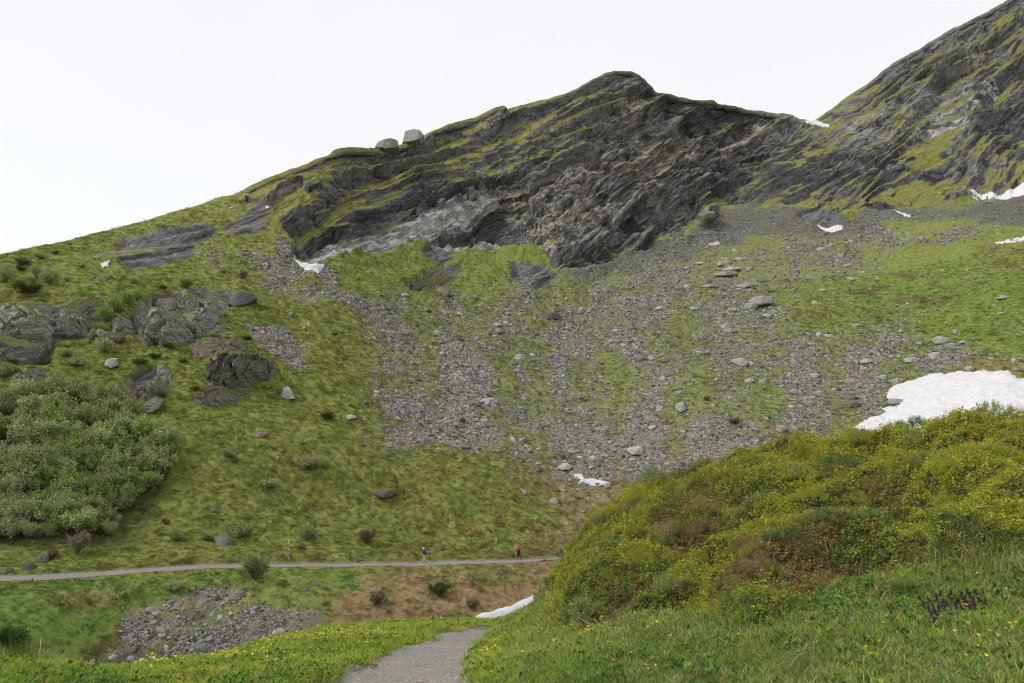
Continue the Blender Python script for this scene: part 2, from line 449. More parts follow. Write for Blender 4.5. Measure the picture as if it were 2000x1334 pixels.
# bring overhanging pixels back to their own sight line only in plan: keep heights above the foot of the slope
Nf = grid_normals(P1)
Ns = grid_normals(box_blur(P1, 1))
FAR = Surf(FX, FY, P1, Ns); FAR.nfront = nfront

# ground cover colours (albedo) -----------------------------------------------
def C(r, g, b): return np.array([r, g, b], np.float32)
col = np.zeros(FX.shape + (3,), np.float32)
def lay(c, m):
    global col
    m = np.clip(m, 0, 1)[..., None]; col = col * (1 - m) + np.asarray(c, np.float32) * m
n20 = fbm(P0, 22, 3, 101); n6 = fbm(P0, 6, 3, 105); n2 = fbm(P0, (2.4, 2.4, 1.1), 3, 109); n1 = noise(P0, (1.1, 1.1, 0.6), 113); nfine = noise(P0, 0.5, 115)
col[:] = C(.148, .180, .034)
lay(C(.200, .205, .050), sstep(.05, .6, n20) * .6)
lay(C(.130, .170, .030), sstep(.0, .55, -n20) * .6)
lay(C(.170, .138, .048), sstep(.2, .7, n6) * .40)
lay(C(.095, .120, .024), sstep(.25, .6, n2) * .35)
# lush meadow
LUSH = [[(1640, 445), (1740, 432), (2150, 430), (2150, 740), (1900, 690), (1750, 640), (1600, 640), (1540, 560), (1540, 500), (1680, 480)],
        [(1330, 590), (1540, 560), (1550, 630), (1450, 640), (1350, 630)], [(1330, 720), (1480, 720), (1570, 790), (1460, 830), (1350, 810), (1290, 760)],
        [(1140, 620), (1180, 720), (1200, 800), (1250, 800), (1215, 700), (1185, 630)],
        [(640, 520), (830, 490), (960, 520), (1080, 620), (1100, 660), (1030, 660), (930, 600), (860, 580), (760, 590), (680, 570)],
        [(920, 650), (980, 700), (1015, 785), (960, 760), (905, 700)], [(90, 545), (140, 500), (260, 520), (420, 480), (520, 430), (540, 460), (490, 490), (400, 530), (200, 560)]]
lush = reg(LUSH, 22, 20)
lay(C(.150, .190, .030), lush * .75)
lay(C(.165, .180, .034), lush * sstep(.1, .6, n6) * .6)
lay(C(.115, .185, .026), reg([[(1600, 560), (1800, 520), (2100, 560), (2100, 700), (1850, 650), (1650, 640)], [(1330, 600), (1540, 585), (1520, 640), (1370, 640)]], 20, 20) * .6)
lay(C(.105, .085, .030), reg([[(1560, 590), (1700, 560), (1900, 560), (1850, 610), (1700, 625), (1590, 630)], [(1860, 470), (2100, 480), (2100, 560), (1900, 520)], [(1330, 735), (1440, 735), (1500, 770), (1400, 790)]], 16, 14) * sstep(-.3, .5, n6) * .75)
HEATH = reg([(600, 600), (690, 620), (740, 720), (760, 800), (780, 870), (900, 860), (960, 910), (1010, 960), (1010, 1060), (1080, 1090), (0, 1130), (0, 560), (300, 540), (420, 560)], 18, 12)
lay(C(.150, .176, .032), HEATH * .6)
lay(C(.120, .180, .026), HEATH * sstep(.1, .55, n6) * .6)
lay(C(.180, .150, .036), HEATH * sstep(.15, .7, -n6) * .5)
lay(C(.18, .17, .055), reg([[(600, 600), (640, 620), (690, 700), (740, 790), (720, 800), (660, 700)], [(500, 420), (560, 435), (600, 455), (560, 482), (515, 480), (490, 470)], [(780, 690), (850, 700), (830, 745), (790, 740)]], 12, 16) * .6)
# thicket floor
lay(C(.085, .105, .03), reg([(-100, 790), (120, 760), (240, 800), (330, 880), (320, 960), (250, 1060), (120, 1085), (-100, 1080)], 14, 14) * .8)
# below the trail
lay(C(.095, .160, .024), reg([(-60, 1140), (260, 1126), (480, 1115), (700, 1112), (700, 1122), (480, 1140), (340, 1170), (260, 1205), (180, 1270), (-60, 1300)], 10, 8) * .85)
lay(C(.17, .145, .06), reg([(60, 1170), (130, 1160), (260, 1150), (220, 1190), (110, 1220), (60, 1210)], 10, 14) * sstep(-.1, .4, n2) * .7)
lay(C(.095, .088, .028), reg([(240, 1215), (340, 1170), (400, 1150), (480, 1130), (400, 1200), (300, 1290), (180, 1330), (150, 1280)], 12, 10) * .7)
brown2 = reg([(600, 1190), (640, 1160), (760, 1108), (1120, 1098), (1120, 1150), (980, 1215), (650, 1230)], 14, 12)
lay(C(.215, .142, .075), brown2 * .9)
lay(C(.130, .145, .04), brown2 * sstep(.1, .5, n2 + .4 * n6) * .75)
lay(C(.06, .125, .018), reg([(560, 1112), (760, 1112), (740, 1150), (640, 1160), (600, 1140)], 12, 12) * sstep(-.1, .3, n2) * .8)
# bare brown soil of the snow bed
BROWN = reg([[(930, 880), (1100, 880), (1330, 880), (1600, 855), (1760, 830), (1600, 920), (1300, 1060), (1120, 1095), (1060, 1060), (1090, 1000), (1010, 950)], [(1820, 705), (1900, 690), (2130, 730), (2130, 770), (1980, 745), (1900, 735), (1840, 740)]], 22, 20)
lay(C(.195, .140, .070), BROWN * .75)
lay(C(.11, .11, .035), BROWN * sstep(.1, .6, n6) * .6)
ORG = reg([(900, 1000), (1050, 1000), (1120, 1060), (1080, 1090), (900, 1090), (800, 1060)], 20, 20)
lay(C(.17, .12, .03), ORG * sstep(-.1, .5, n2) * .6)
lay(C(.10, .085, .05), trail_near * .5 * (FY < line(TR_LO, FX) - 3))
# dark dwarf shrubs dotting the slope
lay(C(.060, .078, .022), sstep(.42, .7, n1 * .8 + n2 * .3 + .05) * (.35 + .5 * HEATH) * (1 - lush * .7) * .35)

# scree ------------------------------------------------------------------------
SCREE = [([(498, 480), (545, 472), (580, 480), (585, 515), (640, 525), (690, 575), (740, 605), (700, 600), (610, 590), (560, 570), (520, 545), (498, 520)], .95),
         ([(490, 640), (560, 640), (600, 690), (604, 722), (572, 726), (520, 680)], 1.0),
         ([(680, 590), (740, 595), (820, 620), (870, 660), (900, 640), (960, 640), (1010, 700), (1060, 780), (1040, 700), (1100, 610), (1120, 560), (1200, 540), (1300, 530), (1330, 590), (1290, 640),
           (1380, 700), (1440, 700), (1560, 800), (1640, 700), (1700, 660), (1820, 655), (1900, 700), (1850, 735), (1740, 765), (1690, 830), (1560, 880), (1400, 890), (1330, 935), (1200, 965), (1100, 925), (1000, 905), (930, 885), (890, 862), (780, 868), (738, 822), (762, 790), (745, 700), (720, 640)], .76),
         ([(880, 590), (920, 600), (1010, 700), (1060, 790), (1000, 790), (950, 720), (900, 660)], .8),
         ([(760, 780), (1000, 780), (1080, 860), (1180, 900), (1240, 940), (1130, 930), (960, 890), (770, 850)], .93),
         ([(1090, 650), (1160, 650), (1200, 760), (1210, 860), (1060, 860), (1050, 760)], .82),
         ([(1440, 690), (1500, 680), (1570, 730), (1700, 700), (1860, 670), (1860, 730), (1740, 770), (1700, 830), (1600, 860), (1560, 790), (1470, 730)], .84),
         ([(1180, 540), (1340, 520), (1400, 600), (1440, 660), (1560, 680), (1700, 650), (1720, 760), (1600, 850), (1400, 880), (1250, 840), (1200, 700)], .56),
         ([(1300, 440), (1480, 450), (1640, 480), (1700, 480), (1640, 525), (1570, 545), (1540, 585), (1490, 560), (1430, 510), (1330, 520), (1340, 600), (1390, 700), (1350, 700), (1310, 600), (1290, 520)], .75),
         ([(375, 512), (420, 490), (480, 510), (480, 524), (400, 520)], .8), ([(150, 540), (190, 532), (200, 540), (160, 546)], .8), ([(405, 650), (440, 640), (480, 650), (440, 660)], .4),
         ([(185, 1312), (240, 1232), (242, 1212), (280, 1190), (320, 1166), (390, 1150), (495, 1150), (486, 1175), (540, 1176), (620, 1180), (660, 1195), (640, 1225), (560, 1250), (480, 1275), (400, 1300), (280, 1330)], 1.0),
         ([(560, 1180), (600, 1150), (650, 1165), (680, 1195), (640, 1215), (580, 1200)], .6),
         ([(1700, 470), (1780, 455), (1850, 455), (1940, 470), (1930, 478), (1820, 472)], .7), ([(1700, 420), (1725, 450), (1745, 470), (1720, 475), (1700, 450)], .9),
         ([(1150, 530), (1300, 505), (1400, 490), (1400, 520), (1180, 580)], .5), ([(1100, 900), (1400, 880), (1500, 900), (1300, 950), (1150, 960)], .5)]
scree = np.zeros(FX.shape, np.float32)
strk = noise(np.stack([P0[..., 0] / P0[..., 1] * 150, 0 * FX, P0[..., 2] * .22], -1), 3.6, 131)    # streaks down the fall line
strk2 = fbm(P0, 7, 3, 133)
for poly, k in SCREE:
    m = reg(poly, 9, 22)
    if k < .99: m = m * sstep(.78 - k, 1.50 - k, .36 + .46 * strk + .46 * strk2 + .35 * w3)
    scree = np.maximum(scree, m * min(1, k + .15))
GREENCUT = reg([[(1140, 620), (1180, 720), (1200, 800), (1250, 800), (1215, 700), (1185, 630)], [(785, 690), (855, 705), (835, 745), (795, 745)], [(1610, 690), (1640, 700), (1620, 712)], [(1740, 680), (1810, 675), (1820, 692), (1760, 700)],
                [(1215, 560), (1290, 558), (1285, 582), (1230, 580)], [(1310, 735), (1480, 722), (1560, 790), (1460, 830), (1350, 815)], [(850, 795), (885, 797), (880, 806), (850, 806)], [(755, 825), (790, 822), (800, 840), (765, 842)],
                [(940, 660), (985, 700), (1012, 770), (985, 760)], [(380, 1200), (480, 1165), (520, 1175), (430, 1225), (390, 1235), (330, 1225)], [(700, 640), (740, 655), (760, 690), (750, 760)]], 5, 8)
scree *= 1 - .7 * GREENCUT
scree *= 1 - np.clip(rk_cliff * 1.2, 0, 1)
FAN = reg([(700, 590), (900, 590), (1090, 540), (1300, 500), (1560, 465), (1720, 480), (1680, 540), (1540, 590), (1560, 660), (1720, 640), (1880, 665), (1870, 745), (1700, 835), (1560, 895), (1330, 945), (1100, 930), (900, 880), (760, 865), (728, 700)], 26, 20)
lay(C(.155, .155, .075), FAN * .26)
scree = np.clip(np.maximum(scree, FAN * (.12 + .42 * sstep(-.3, .7, strk + .6 * strk2)) * (1 - .75 * GREENCUT)) * (1 - np.clip(rk_cliff * 1.2, 0, 1)), 0, 1)
lay(C(.138, .126, .112), scree * .88)
lay(C(.15, .165, .04), scree * sstep(.25, .6, n2 + .3 * n1) * .8)
lay(C(.20, .145, .075), scree * np.clip(sstep(.1, .6, -n2) * .4 + .75 * sstep(760, 880, FY) * sstep(-.3, .4, n6 + n1 * .5), 0, .9) * (FY < 1000))
DARK = reg([(1392, 402), (1480, 402), (1560, 397), (1590, 428), (1640, 430), (1700, 402), (1800, 405), (1900, 390), (2150, 366), (2150, 420), (1960, 440), (1860, 428), (1740, 428), (1690, 432), (1660, 462), (1580, 470), (1480, 462), (1400, 492),
            (1300, 510), (1240, 530), (1140, 560), (1075, 535), (1180, 505), (1330, 460), (1392, 430)], 12, 12)
DARK = DARK * (1 - rk_cliff)
lay(C(.105, .100, .102), DARK * .92)
lay(C(.078, .120, .022), DARK * sstep(0.1, .6, n6 + .5 * sstep(420, 520, FY) ) * .5)
lay(C(.10, .08, .05), reg([(1570, 425), (1640, 425), (1690, 420), (1650, 445), (1600, 450), (1480, 440)], 8, 10) * .5)

lum = col @ np.array([.3, .6, .1], np.float32)                          # distance haze put into the slope colour: greens greyed a little
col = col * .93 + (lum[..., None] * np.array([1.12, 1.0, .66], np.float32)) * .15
# rock ---------------------------------------------------------------------------
rb = noise(AN, (30, 30, 9), 141); rb2 = noise(AN, (12, 12, 2.4), 142); rb3 = noise(AN, (5, 5, .9), 143); rb4 = noise(AN, (2.2, 2.2, .45), 144)
v = 1 + .26 * rb + .30 * rb2 + .34 * rb3 + .34 * rb4
v = v * (1 - .45 * sstep(.12, .0, np.abs(noise(QN, (9, 9, 6), 145))) * .8)
rc = C(.142, .141, .142)[None, None] * v[..., None]
def mixin(a, c, m): m = np.clip(m, 0, 1)[..., None]; return a * (1 - m) + c * m
rc = mixin(rc, C(.195, .188, .172), sstep(.0, .8, rb + .5 * rb2) * .55)
rc = mixin(rc, C(.085, .083, .088), DARKR * sstep(-.6, .4, rb2 - .2 * rb) * .6)
DARK_BANDS = reg([[(620, 440), (700, 405), (830, 365), (960, 325), (985, 350), (930, 368), (830, 398), (720, 425), (640, 458)], [(870, 455), (890, 425), (940, 400), (1000, 395), (1008, 430), (960, 462), (900, 470)], [(1225, 400), (1260, 375), (1290, 385), (1270, 440), (1235, 450)],
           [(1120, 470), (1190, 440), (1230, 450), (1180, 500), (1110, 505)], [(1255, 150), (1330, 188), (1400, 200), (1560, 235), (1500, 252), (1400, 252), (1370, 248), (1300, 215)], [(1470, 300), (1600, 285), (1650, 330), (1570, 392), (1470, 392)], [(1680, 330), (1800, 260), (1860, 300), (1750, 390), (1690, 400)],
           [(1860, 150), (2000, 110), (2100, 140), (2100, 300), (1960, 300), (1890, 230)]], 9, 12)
rc = mixin(rc, C(.064, .064, .071), DARK_BANDS * .78 * sstep(-.7, .3, rb2 + .5))  # darker bands and faces across the cliff
lich = noise(P0, 3.2, 151) + .6 * noise(P0, 1.2, 152) + .5 * noise(P0, .6, 153)
LITE = reg([[(1160, 270), (1225, 170), (1300, 225), (1372, 262), (1372, 300), (1240, 290), (1130, 330)], [(1000, 360), (1130, 330), (1250, 380), (1200, 470), (1080, 500), (1010, 450)], [(1640, 250), (1800, 180), (1900, 150), (1850, 230), (1700, 300)]], 12, 14)
rc = mixin(rc, C(.29, .284, .268), LITE * .95 * sstep(-.7, .5, rb3 + rb4 + .3 * lich))
rc = mixin(rc, C(.26, .255, .24), WHITE * .8)
rc = mixin(rc, C(.42, .42, .41), WHITE * sstep(-.2, .8, lich) * .85)
rc = mixin(rc, C(.42, .42, .42), W2 * sstep(-.05, .7, lich) * .8)
rc = mixin(rc, C(.46, .39, .34), PINK * sstep(-.5, .5, rb3 + .8 * rb4 + .5 * lich) * .8)
rc = mixin(rc, C(.115, .12, .06), sstep(.3, 1.0, -lich) * .3)
nz = Ns[..., 2]
nz_s = grid_normals(box_blur(P1, 3))[..., 2]
g_bias = .072 + .0 * FX
g_bias += -.40 * WHITE - .30 * rk_left - .16 * bare - .05 * DARKR + .06 * sstep(1300, 900, FX) - .05 * sstep(1500, 1700, FX)
g_bias += .20 * reg([[(1590, 235), (1680, 190), (1850, 110), (1990, 40), (2010, 85), (1900, 118), (1780, 160), (1700, 205), (1640, 235)], [(1700, 250), (1800, 220), (1850, 240), (1760, 280)], [(1760, 380), (1850, 345), (1880, 350), (1800, 395)],
                     [(1740, 300), (1840, 260), (1850, 275), (1760, 320)], [(1570, 400), (1640, 380), (1640, 410), (1590, 420)]], 14, 14)
g_bias += .14 * reg([(470, 366), (560, 330), (640, 290), (860, 235), (1200, 136), (1200, 160), (1000, 290), (830, 380), (700, 410), (600, 440), (560, 440)], 20, 20)
g_bias += -.14 * reg([(800, 400), (900, 350), (1000, 310), (1060, 300), (1000, 360), (900, 400), (760, 440)], 14, 12)
gm = sstep(-.03, .085, .55 * nz_s + .45 * nz - .735 + g_bias + .05 * noise(P0, 8, 161) + .03 * noise(P0, 2, 162))
gcol = mixin(np.broadcast_to(C(.165, .172, .040), rc.shape), C(.205, .195, .060), sstep(-.2, .6, n6))
gcol = mixin(gcol, C(.085, .085, .03), sstep(.1, .8, n2) * .6)
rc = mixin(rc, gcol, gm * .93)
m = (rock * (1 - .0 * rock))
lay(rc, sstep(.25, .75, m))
# the left-hand ridge rock
lay(C(.125, .123, .12) * np.clip(v, .4, 2)[..., None], rk_left * sstep(.90, .80, nz_s) * .6)
col = np.clip(col * (1 + .16 * nfine)[..., None], .008, .9)

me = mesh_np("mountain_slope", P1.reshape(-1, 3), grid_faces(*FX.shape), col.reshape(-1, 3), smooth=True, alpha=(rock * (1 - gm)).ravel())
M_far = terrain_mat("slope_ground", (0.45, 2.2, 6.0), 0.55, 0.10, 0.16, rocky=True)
me.polygons.foreach_set('use_smooth', (rock[:-1, :-1] < .5).ravel())
slope = tag(link("mountain_hillside", me, M_far), kind='structure')

# ================================================================== THE NEAR GROUND
nxs = np.concatenate([np.arange(-1480, -20, 12), np.arange(-20, 2021, 2.6), np.arange(2030, 3880, 14)])
NN = line(NEAR, nxs)
nst = [-1500, 0, 250, 500, 800, 960, 1060, 1110, 1200, 1350, 1500, 1750, 2000, 3900]
n2d = [5.5, 6.3, 7, 7.5, 7.5, 7, 6.5, 6.3, 5.8, 5.2, 4.7, 4.1, 3.6, 3.0]
n3d = [7, 7.6, 8, 10.5, 12, 12, 11, 11.5, 10.5, 9.5, 8.3, 7, 6, 5]
n4d = [10, 10, 9.5, 16, 22, 23, 20, 19, 20, 19, 17, 14.5, 12.5, 11]
a2, a3, a4 = (pchip(np.array(nst, float), v, nxs) for v in (n2d, n3d, n4d))
NRn = 420
tn = np.linspace(0, 1, NRn)
NY = 2600 + (NN - 2600)[None] * (tn[:, None] ** .62)
NX = np.broadcast_to(nxs, NY.shape).copy()
ND = np.zeros_like(NY)
for j in range(len(nxs)):
    ND[:, j] = np.exp(pchip([-2600, -1700, -1334, -(1334 + NN[j]) / 2, -NN[j]], np.log([1.3, a2[j] * .48, a2[j], a3[j], a4[j]]), -NY[:, j]))
NP0 = to_world(NX, NY, ND)
bk = []
for k in range(1, 61):
    s = (k / 60) ** 1.6
    bk.append(to_world(nxs, NN + (1470 - NN) * s ** .6, a4 + (79 - a4) * s))
NPf = NP0.shape[0]
NP0 = np.concatenate([NP0, np.array(bk)])
NX = np.concatenate([NX, np.repeat(NX[-1:], 60, 0)]); NY = np.concatenate([NY, np.repeat(NY[-1:], 60, 0)])
NBk = np.zeros(NX.shape, bool); NBk[NPf:] = True
NNb = grid_normals(box_blur(NP0, 4))
FOOT = [(410, 1600), (515, 1420), (645, 1334), (686, 1309), (741, 1280), (810, 1254), (864, 1239), (918, 1226), (975, 1215), (1000, 1221), (960, 1238), (935, 1256), (920, 1280), (914, 1310), (920, 1340), (960, 1420), (1060, 1600)]
KNOLL = [(1085, 1180), (1110, 1215), (1150, 1245), (1200, 1232), (1260, 1222), (1330, 1234), (1400, 1256), (1480, 1250), (1560, 1215), (1620, 1165), (1700, 1130), (1800, 1108), (1900, 1098), (2020, 1076), (2600, 1056), (3900, 1030), (3900, 500), (1500, 600), (1000, 1000), (1070, 1120)]
nw = (noise(NP0, 1.1, 201) + .6 * noise(NP0, .4, 202))
foot = pmask(FOOT, NX, NY, 9, nw, 9)
knoll = pmask(KNOLL, NX + 46 * noise(NP0, 1.3, 205) + 16 * noise(NP0, .5, 207), NY + 34 * noise(NP0, 1.1, 206) + 12 * noise(NP0, .4, 208), 10, nw, 14)
foot[NBk] = 0
cush = np.abs(noise(NP0, 1.3, 211)) * .75 + np.abs(noise(NP0, .6, 212)) * .32
hum = .20 * noise(NP0, 2.6, 215) + .09 * noise(NP0, .9, 216) + .035 * noise(NP0, .35, 217)
nd = (1 - foot) * (hum * (.6 + .5 * knoll) + knoll * (.38 - cush) * .85 + .03) - foot * (.035 - .012 * noise(NP0, .3, 218))
fade = 1 - sstep(0, 1, np.clip((NY - 2000) / 500, 0, 1))
NP1 = NP0 + (NNb * nd[..., None]) * fade[..., None]
NNs = grid_normals(box_blur(NP1, 1))
NEARS = Surf(NX, NY, NP1, NNs); NEARS.nfront = NPf
ncol = np.zeros(NX.shape + (3,), np.float32)
ncol[:] = C(.055, .075, .018)
q = noise(NP0, .7, 221) + .6 * noise(NP0, .25, 222)
ncol = mixin(ncol, C(.060, .042, .026), sstep(.0, .6, q) * .9)
ncol = mixin(ncol, C(.040, .036, .018), knoll * .7)
ncol = mixin(ncol, C(.205, .192, .176), foot)
ncol = mixin(ncol, C(.11, .085, .06), np.clip(foot * (1 - foot) * 4, 0, 1) * .5)
me = mesh_np("near_ground", NP1.reshape(-1, 3), grid_faces(*NX.shape), ncol.reshape(-1, 3), smooth=True)
M_near = terrain_mat("near_soil", (5, 22, 90), 0.6, 0.02, 0.22)
ground = tag(link("ground", me, M_near), kind='structure')

# wide valley floor far below, so that the land goes on past the frame
vs_ = 3000.0
me = mesh_np("valley", [(-vs_, -vs_, -75), (vs_, -vs_, -75), (vs_, vs_, -75), (-vs_, vs_, -75)], [(0, 1, 2, 3)], [C(.08, .1, .03)] * 4)
tag(link("valley_land", me, M_far), kind='structure')
#---PART2---
# ================================================================== TRAILS
def band_mesh(S, mask, lift, name, colour, mat):
    keep = mask[:-1, :-1] & mask[1:, 1:] & mask[:-1, 1:] & mask[1:, :-1]
    f = grid_faces(*mask.shape, keep=keep)
    used, inv = np.unique(f, return_inverse=True)
    V = (S.P + S.N * lift[..., None]).reshape(-1, 3)[used]
    return link(name, mesh_np(name, V, inv.reshape(f.shape), np.broadcast_to(colour, (len(V), 3)), smooth=True), mat)

M_path = terrain_mat("gravel_path", (3, 14, 70), 0.5, 0.012, 0.16)
mk = (FY < line(TR_LO, FX) + 1.2 + 1.2 * w3) & (FY > line(TR_LO, FX) - line(TR_W, FX) + .2 + 1.0 * w2) & ~isback
tag(band_mesh(FAR, mk, np.full(FX.shape, .04), "trail", C(.215, .195, .180), M_path), kind='structure')
mk = (foot > .45) & ~NBk
tag(band_mesh(NEARS, mk, np.full(NX.shape, .006), "footpath", C(.208, .195, .180), M_path), kind='structure')

# ================================================================== SNOW
m, nt, bs, out = mat_new("old_snow")
geo = nt.nodes.new('ShaderNodeNewGeometry')
n1_ = noise_node(nt, 0.9, 5, geo.outputs['Position']); n2_ = noise_node(nt, 7, 4, geo.outputs['Position'])
c = mixc(nt, (.66, .67, .69), (.57, .565, .555), ramp(nt, n1_, [(.40, 0.0), (.65, 1.0)]))
c = mixc(nt, c, (.42, .38, .34), ramp(nt, n2_, [(.60, 0.0), (.76, .6)]))
nt.links.new(c, bs.inputs['Base Color']); bs.inputs['Roughness'].default_value = .6
bp = N(nt, 'ShaderNodeBump', i_Strength=.8, i_Distance=.25); nt.links.new(n2_, bp.inputs['Height']); nt.links.new(bp.outputs[0], bs.inputs['Normal'])
M_snow = m
SNOW = [([(1665, 836), (1690, 822), (1716, 812), (1722, 800), (1740, 796), (1762, 790), (1740, 786), (1731, 778), (1737, 764), (1748, 752), (1765, 744), (1800, 737), (1850, 734), (1870, 728), (1903, 727), (1915, 722), (1918, 714), (1932, 720), (1926, 729), (1968, 732), (1985, 746), (2110, 752), (2110, 900), (1900, 900), (1770, 900), (1745, 852), (1700, 846), (1664, 840)],
         .45, 'large white snowfield behind the crest of the near knoll', None),
        ([(574, 499), (585, 507), (610, 513), (638, 517), (622, 530), (600, 526), (582, 515)], .5, 'crescent of snow under the pale rock wall', None),
        ([(1587, 440), (1645, 442), (1647, 453), (1622, 454)], .5, 'snow wedge at the cliff foot beside a small grassy crag', None),
        ([(1733, 409), (1765, 415), (1792, 425), (1768, 422)], .4, 'thin sliver of snow on dark scree above the green meadow', None),
        ([(1896, 378), (1910, 370), (1960, 367), (2000, 352), (2100, 335), (2100, 372), (2000, 379), (1930, 383), (1897, 387)], .7, 'snow bank along the foot of the right-hand cliff', None),
        ([(1942, 474), (2000, 464), (2060, 455), (2060, 467), (1990, 475), (1945, 479)], .4, 'narrow snow strip crossing the green meadow at the right edge', None),
        ([(1570, 231), (1617, 231), (1614, 236), (1585, 238)], .9, 'small snow cap in the saddle on the skyline', None),
        ([(1120, 926), (1137, 927), (1143, 934), (1165, 938), (1192, 943), (1185, 950), (1160, 947), (1130, 945), (1136, 938), (1122, 933)], .22, 'ragged little snow remnant in the brown hollow', None),
        ([(930, 1204), (960, 1192), (1000, 1180), (1040, 1160), (1062, 1141), (1075, 1150), (1070, 1175), (1040, 1200), (1000, 1222), (940, 1222)], .4, 'steep snow tongue just beyond the bend of the footpath', None),
        ([(195, 517), (215, 516), (211, 521), (198, 522)], .5, 'tiny snow spot below the dark rock band on the left ridge', None),
        ([(517, 401), (525, 402), (524, 408), (519, 407)], .5, 'smallest speck of snow high in the gully by the ridge', None)]
NY_at = line(NEAR, FX)
snow_m = np.zeros(FX.shape, np.float32)
for poly, *_r in SNOW: snow_m = np.maximum(snow_m, pmask(poly, FX, FY, 1.0))
for poly, th, lab, _ in SNOW:
    big = len(poly) > 20
    x0, x1 = min(p[0] for p in poly) - 8, max(p[0] for p in poly) + 8; y0, y1 = min(p[1] for p in poly) - 8, max(p[1] for p in poly) + 8
    j0, j1 = np.searchsorted(FX[0], x0), np.searchsorted(FX[0], x1)
    rows = np.where((FY[:nfront, j0:j1] > y0) & (FY[:nfront, j0:j1] < y1))[0]
    i0, i1 = rows.min(), rows.max() + 1
    sl_ = np.s_[i0:i1, j0:j1]
    sm = max(1.0, min(5.0, (y1 - y0 - 16) / 5)); th = th * min(1, (y1 - y0 - 10) / 22)
    sd_ = sdf(poly, FX[sl_] + sm * .5 * w3[sl_], FY[sl_] + sm * .4 * noise(P0[sl_], .8, 305))
    hgt = th * (sstep(-1.2, sm * 2, sd_) * 1.0) - .35 * sstep(.3, -3, sd_) * (y1 - y0 > 36) + .04 * noise(P0[sl_], 2.5, 306) + (.05 if big else .02) * noise(P0[sl_], .7, 307)
    base = box_blur(FAR.P[sl_], 2) if min(FAR.P[sl_].shape[:2]) > 6 else FAR.P[sl_]
    base = base * .5 + FAR.P[sl_] * .5
    V = base + FAR.N[sl_] * (hgt + .06)[..., None]
    keep = (sd_ > (-3.5 if y1 - y0 > 36 else -.6)); kf = keep[:-1, :-1] & keep[1:, 1:] & keep[:-1, 1:] & keep[1:, :-1]
    f = grid_faces(*sd_.shape, keep=kf); used, inv = np.unique(f, return_inverse=True)
    V = V.reshape(-1, 3)[used]
    tag(link("snow_patch", mesh_np("snow_patch", V, inv.reshape(f.shape), smooth=True), M_snow), lab, "snow patch", "old snow patches on the mountainside")

# ================================================================== ROCK SHAPES
def ico(sub):
    t = (1 + 5 ** .5) / 2
    v = [(-1, t, 0), (1, t, 0), (-1, -t, 0), (1, -t, 0), (0, -1, t), (0, 1, t), (0, -1, -t), (0, 1, -t), (t, 0, -1), (t, 0, 1), (-t, 0, -1), (-t, 0, 1)]
    f = [(0, 11, 5), (0, 5, 1), (0, 1, 7), (0, 7, 10), (0, 10, 11), (1, 5, 9), (5, 11, 4), (11, 10, 2), (10, 7, 6), (7, 1, 8), (3, 9, 4), (3, 4, 2), (3, 2, 6), (3, 6, 8), (3, 8, 9), (4, 9, 5), (2, 4, 11), (6, 2, 10), (8, 6, 7), (9, 8, 1)]
    v = [np.array(a) / np.linalg.norm(a) for a in v]
    for _ in range(sub):
        cache = {}; nf = []
        def mid(a, b):
            k = (min(a, b), max(a, b))
            if k not in cache:
                q = v[a] + v[b]; v.append(q / np.linalg.norm(q)); cache[k] = len(v) - 1
            return cache[k]
        for a, b, c in f:
            ab, bc, ca = mid(a, b), mid(b, c), mid(c, a)
            nf += [(a, ab, ca), (b, bc, ab), (c, ca, bc), (ab, bc, ca)]
        f = nf
    return np.array(v), np.array(f)
ICO = {k: ico(k) for k in (1, 2, 3, 4, 5)}

def planes_rock(planes, sub=4, sharp=22, seed=0, beds=0.0, bed_dir=(.3, 0, 1), bed_wl=.2, rough=.03, size=1.0):
    """stone cut by planes (normal, distance); bedding ledges and roughness as shares of its size"""
    d, f = ICO[sub]
    acc = np.zeros(len(d)); hm = min(h for n, h in planes)
    for n, h in planes:
        n = np.asarray(n, float); n = n / np.linalg.norm(n)
        acc += np.clip(d @ n * hm / h, 0, None) ** sharp
    r = hm * (acc + 1e-250) ** (-1 / sharp)
    V = d * np.minimum(r, 6 * size)[:, None]
    nrm = d
    if beds:
        b = np.asarray(bed_dir, float); b /= np.linalg.norm(b)
        s = V @ b + .25 * bed_wl * size * noise(V, size * .8, seed + 5)
        md = .5 + .6 * noise(V, (size * .9, size * .9, size * .5), seed + 6)
        V = V + nrm * (beds * size * md * (saw(s / (bed_wl * size), .7) - .5))[:, None] + nrm * (beds * .5 * size * (saw(s / (bed_wl * .37 * size) + .3, .7) - .5))[:, None]
    V = V + nrm * (size * rough * (noise(V, size * .5, seed) + .6 * noise(V, size * .2, seed + 1) + .35 * noise(V, size * .08, seed + 2)))[:, None]
    return V, f

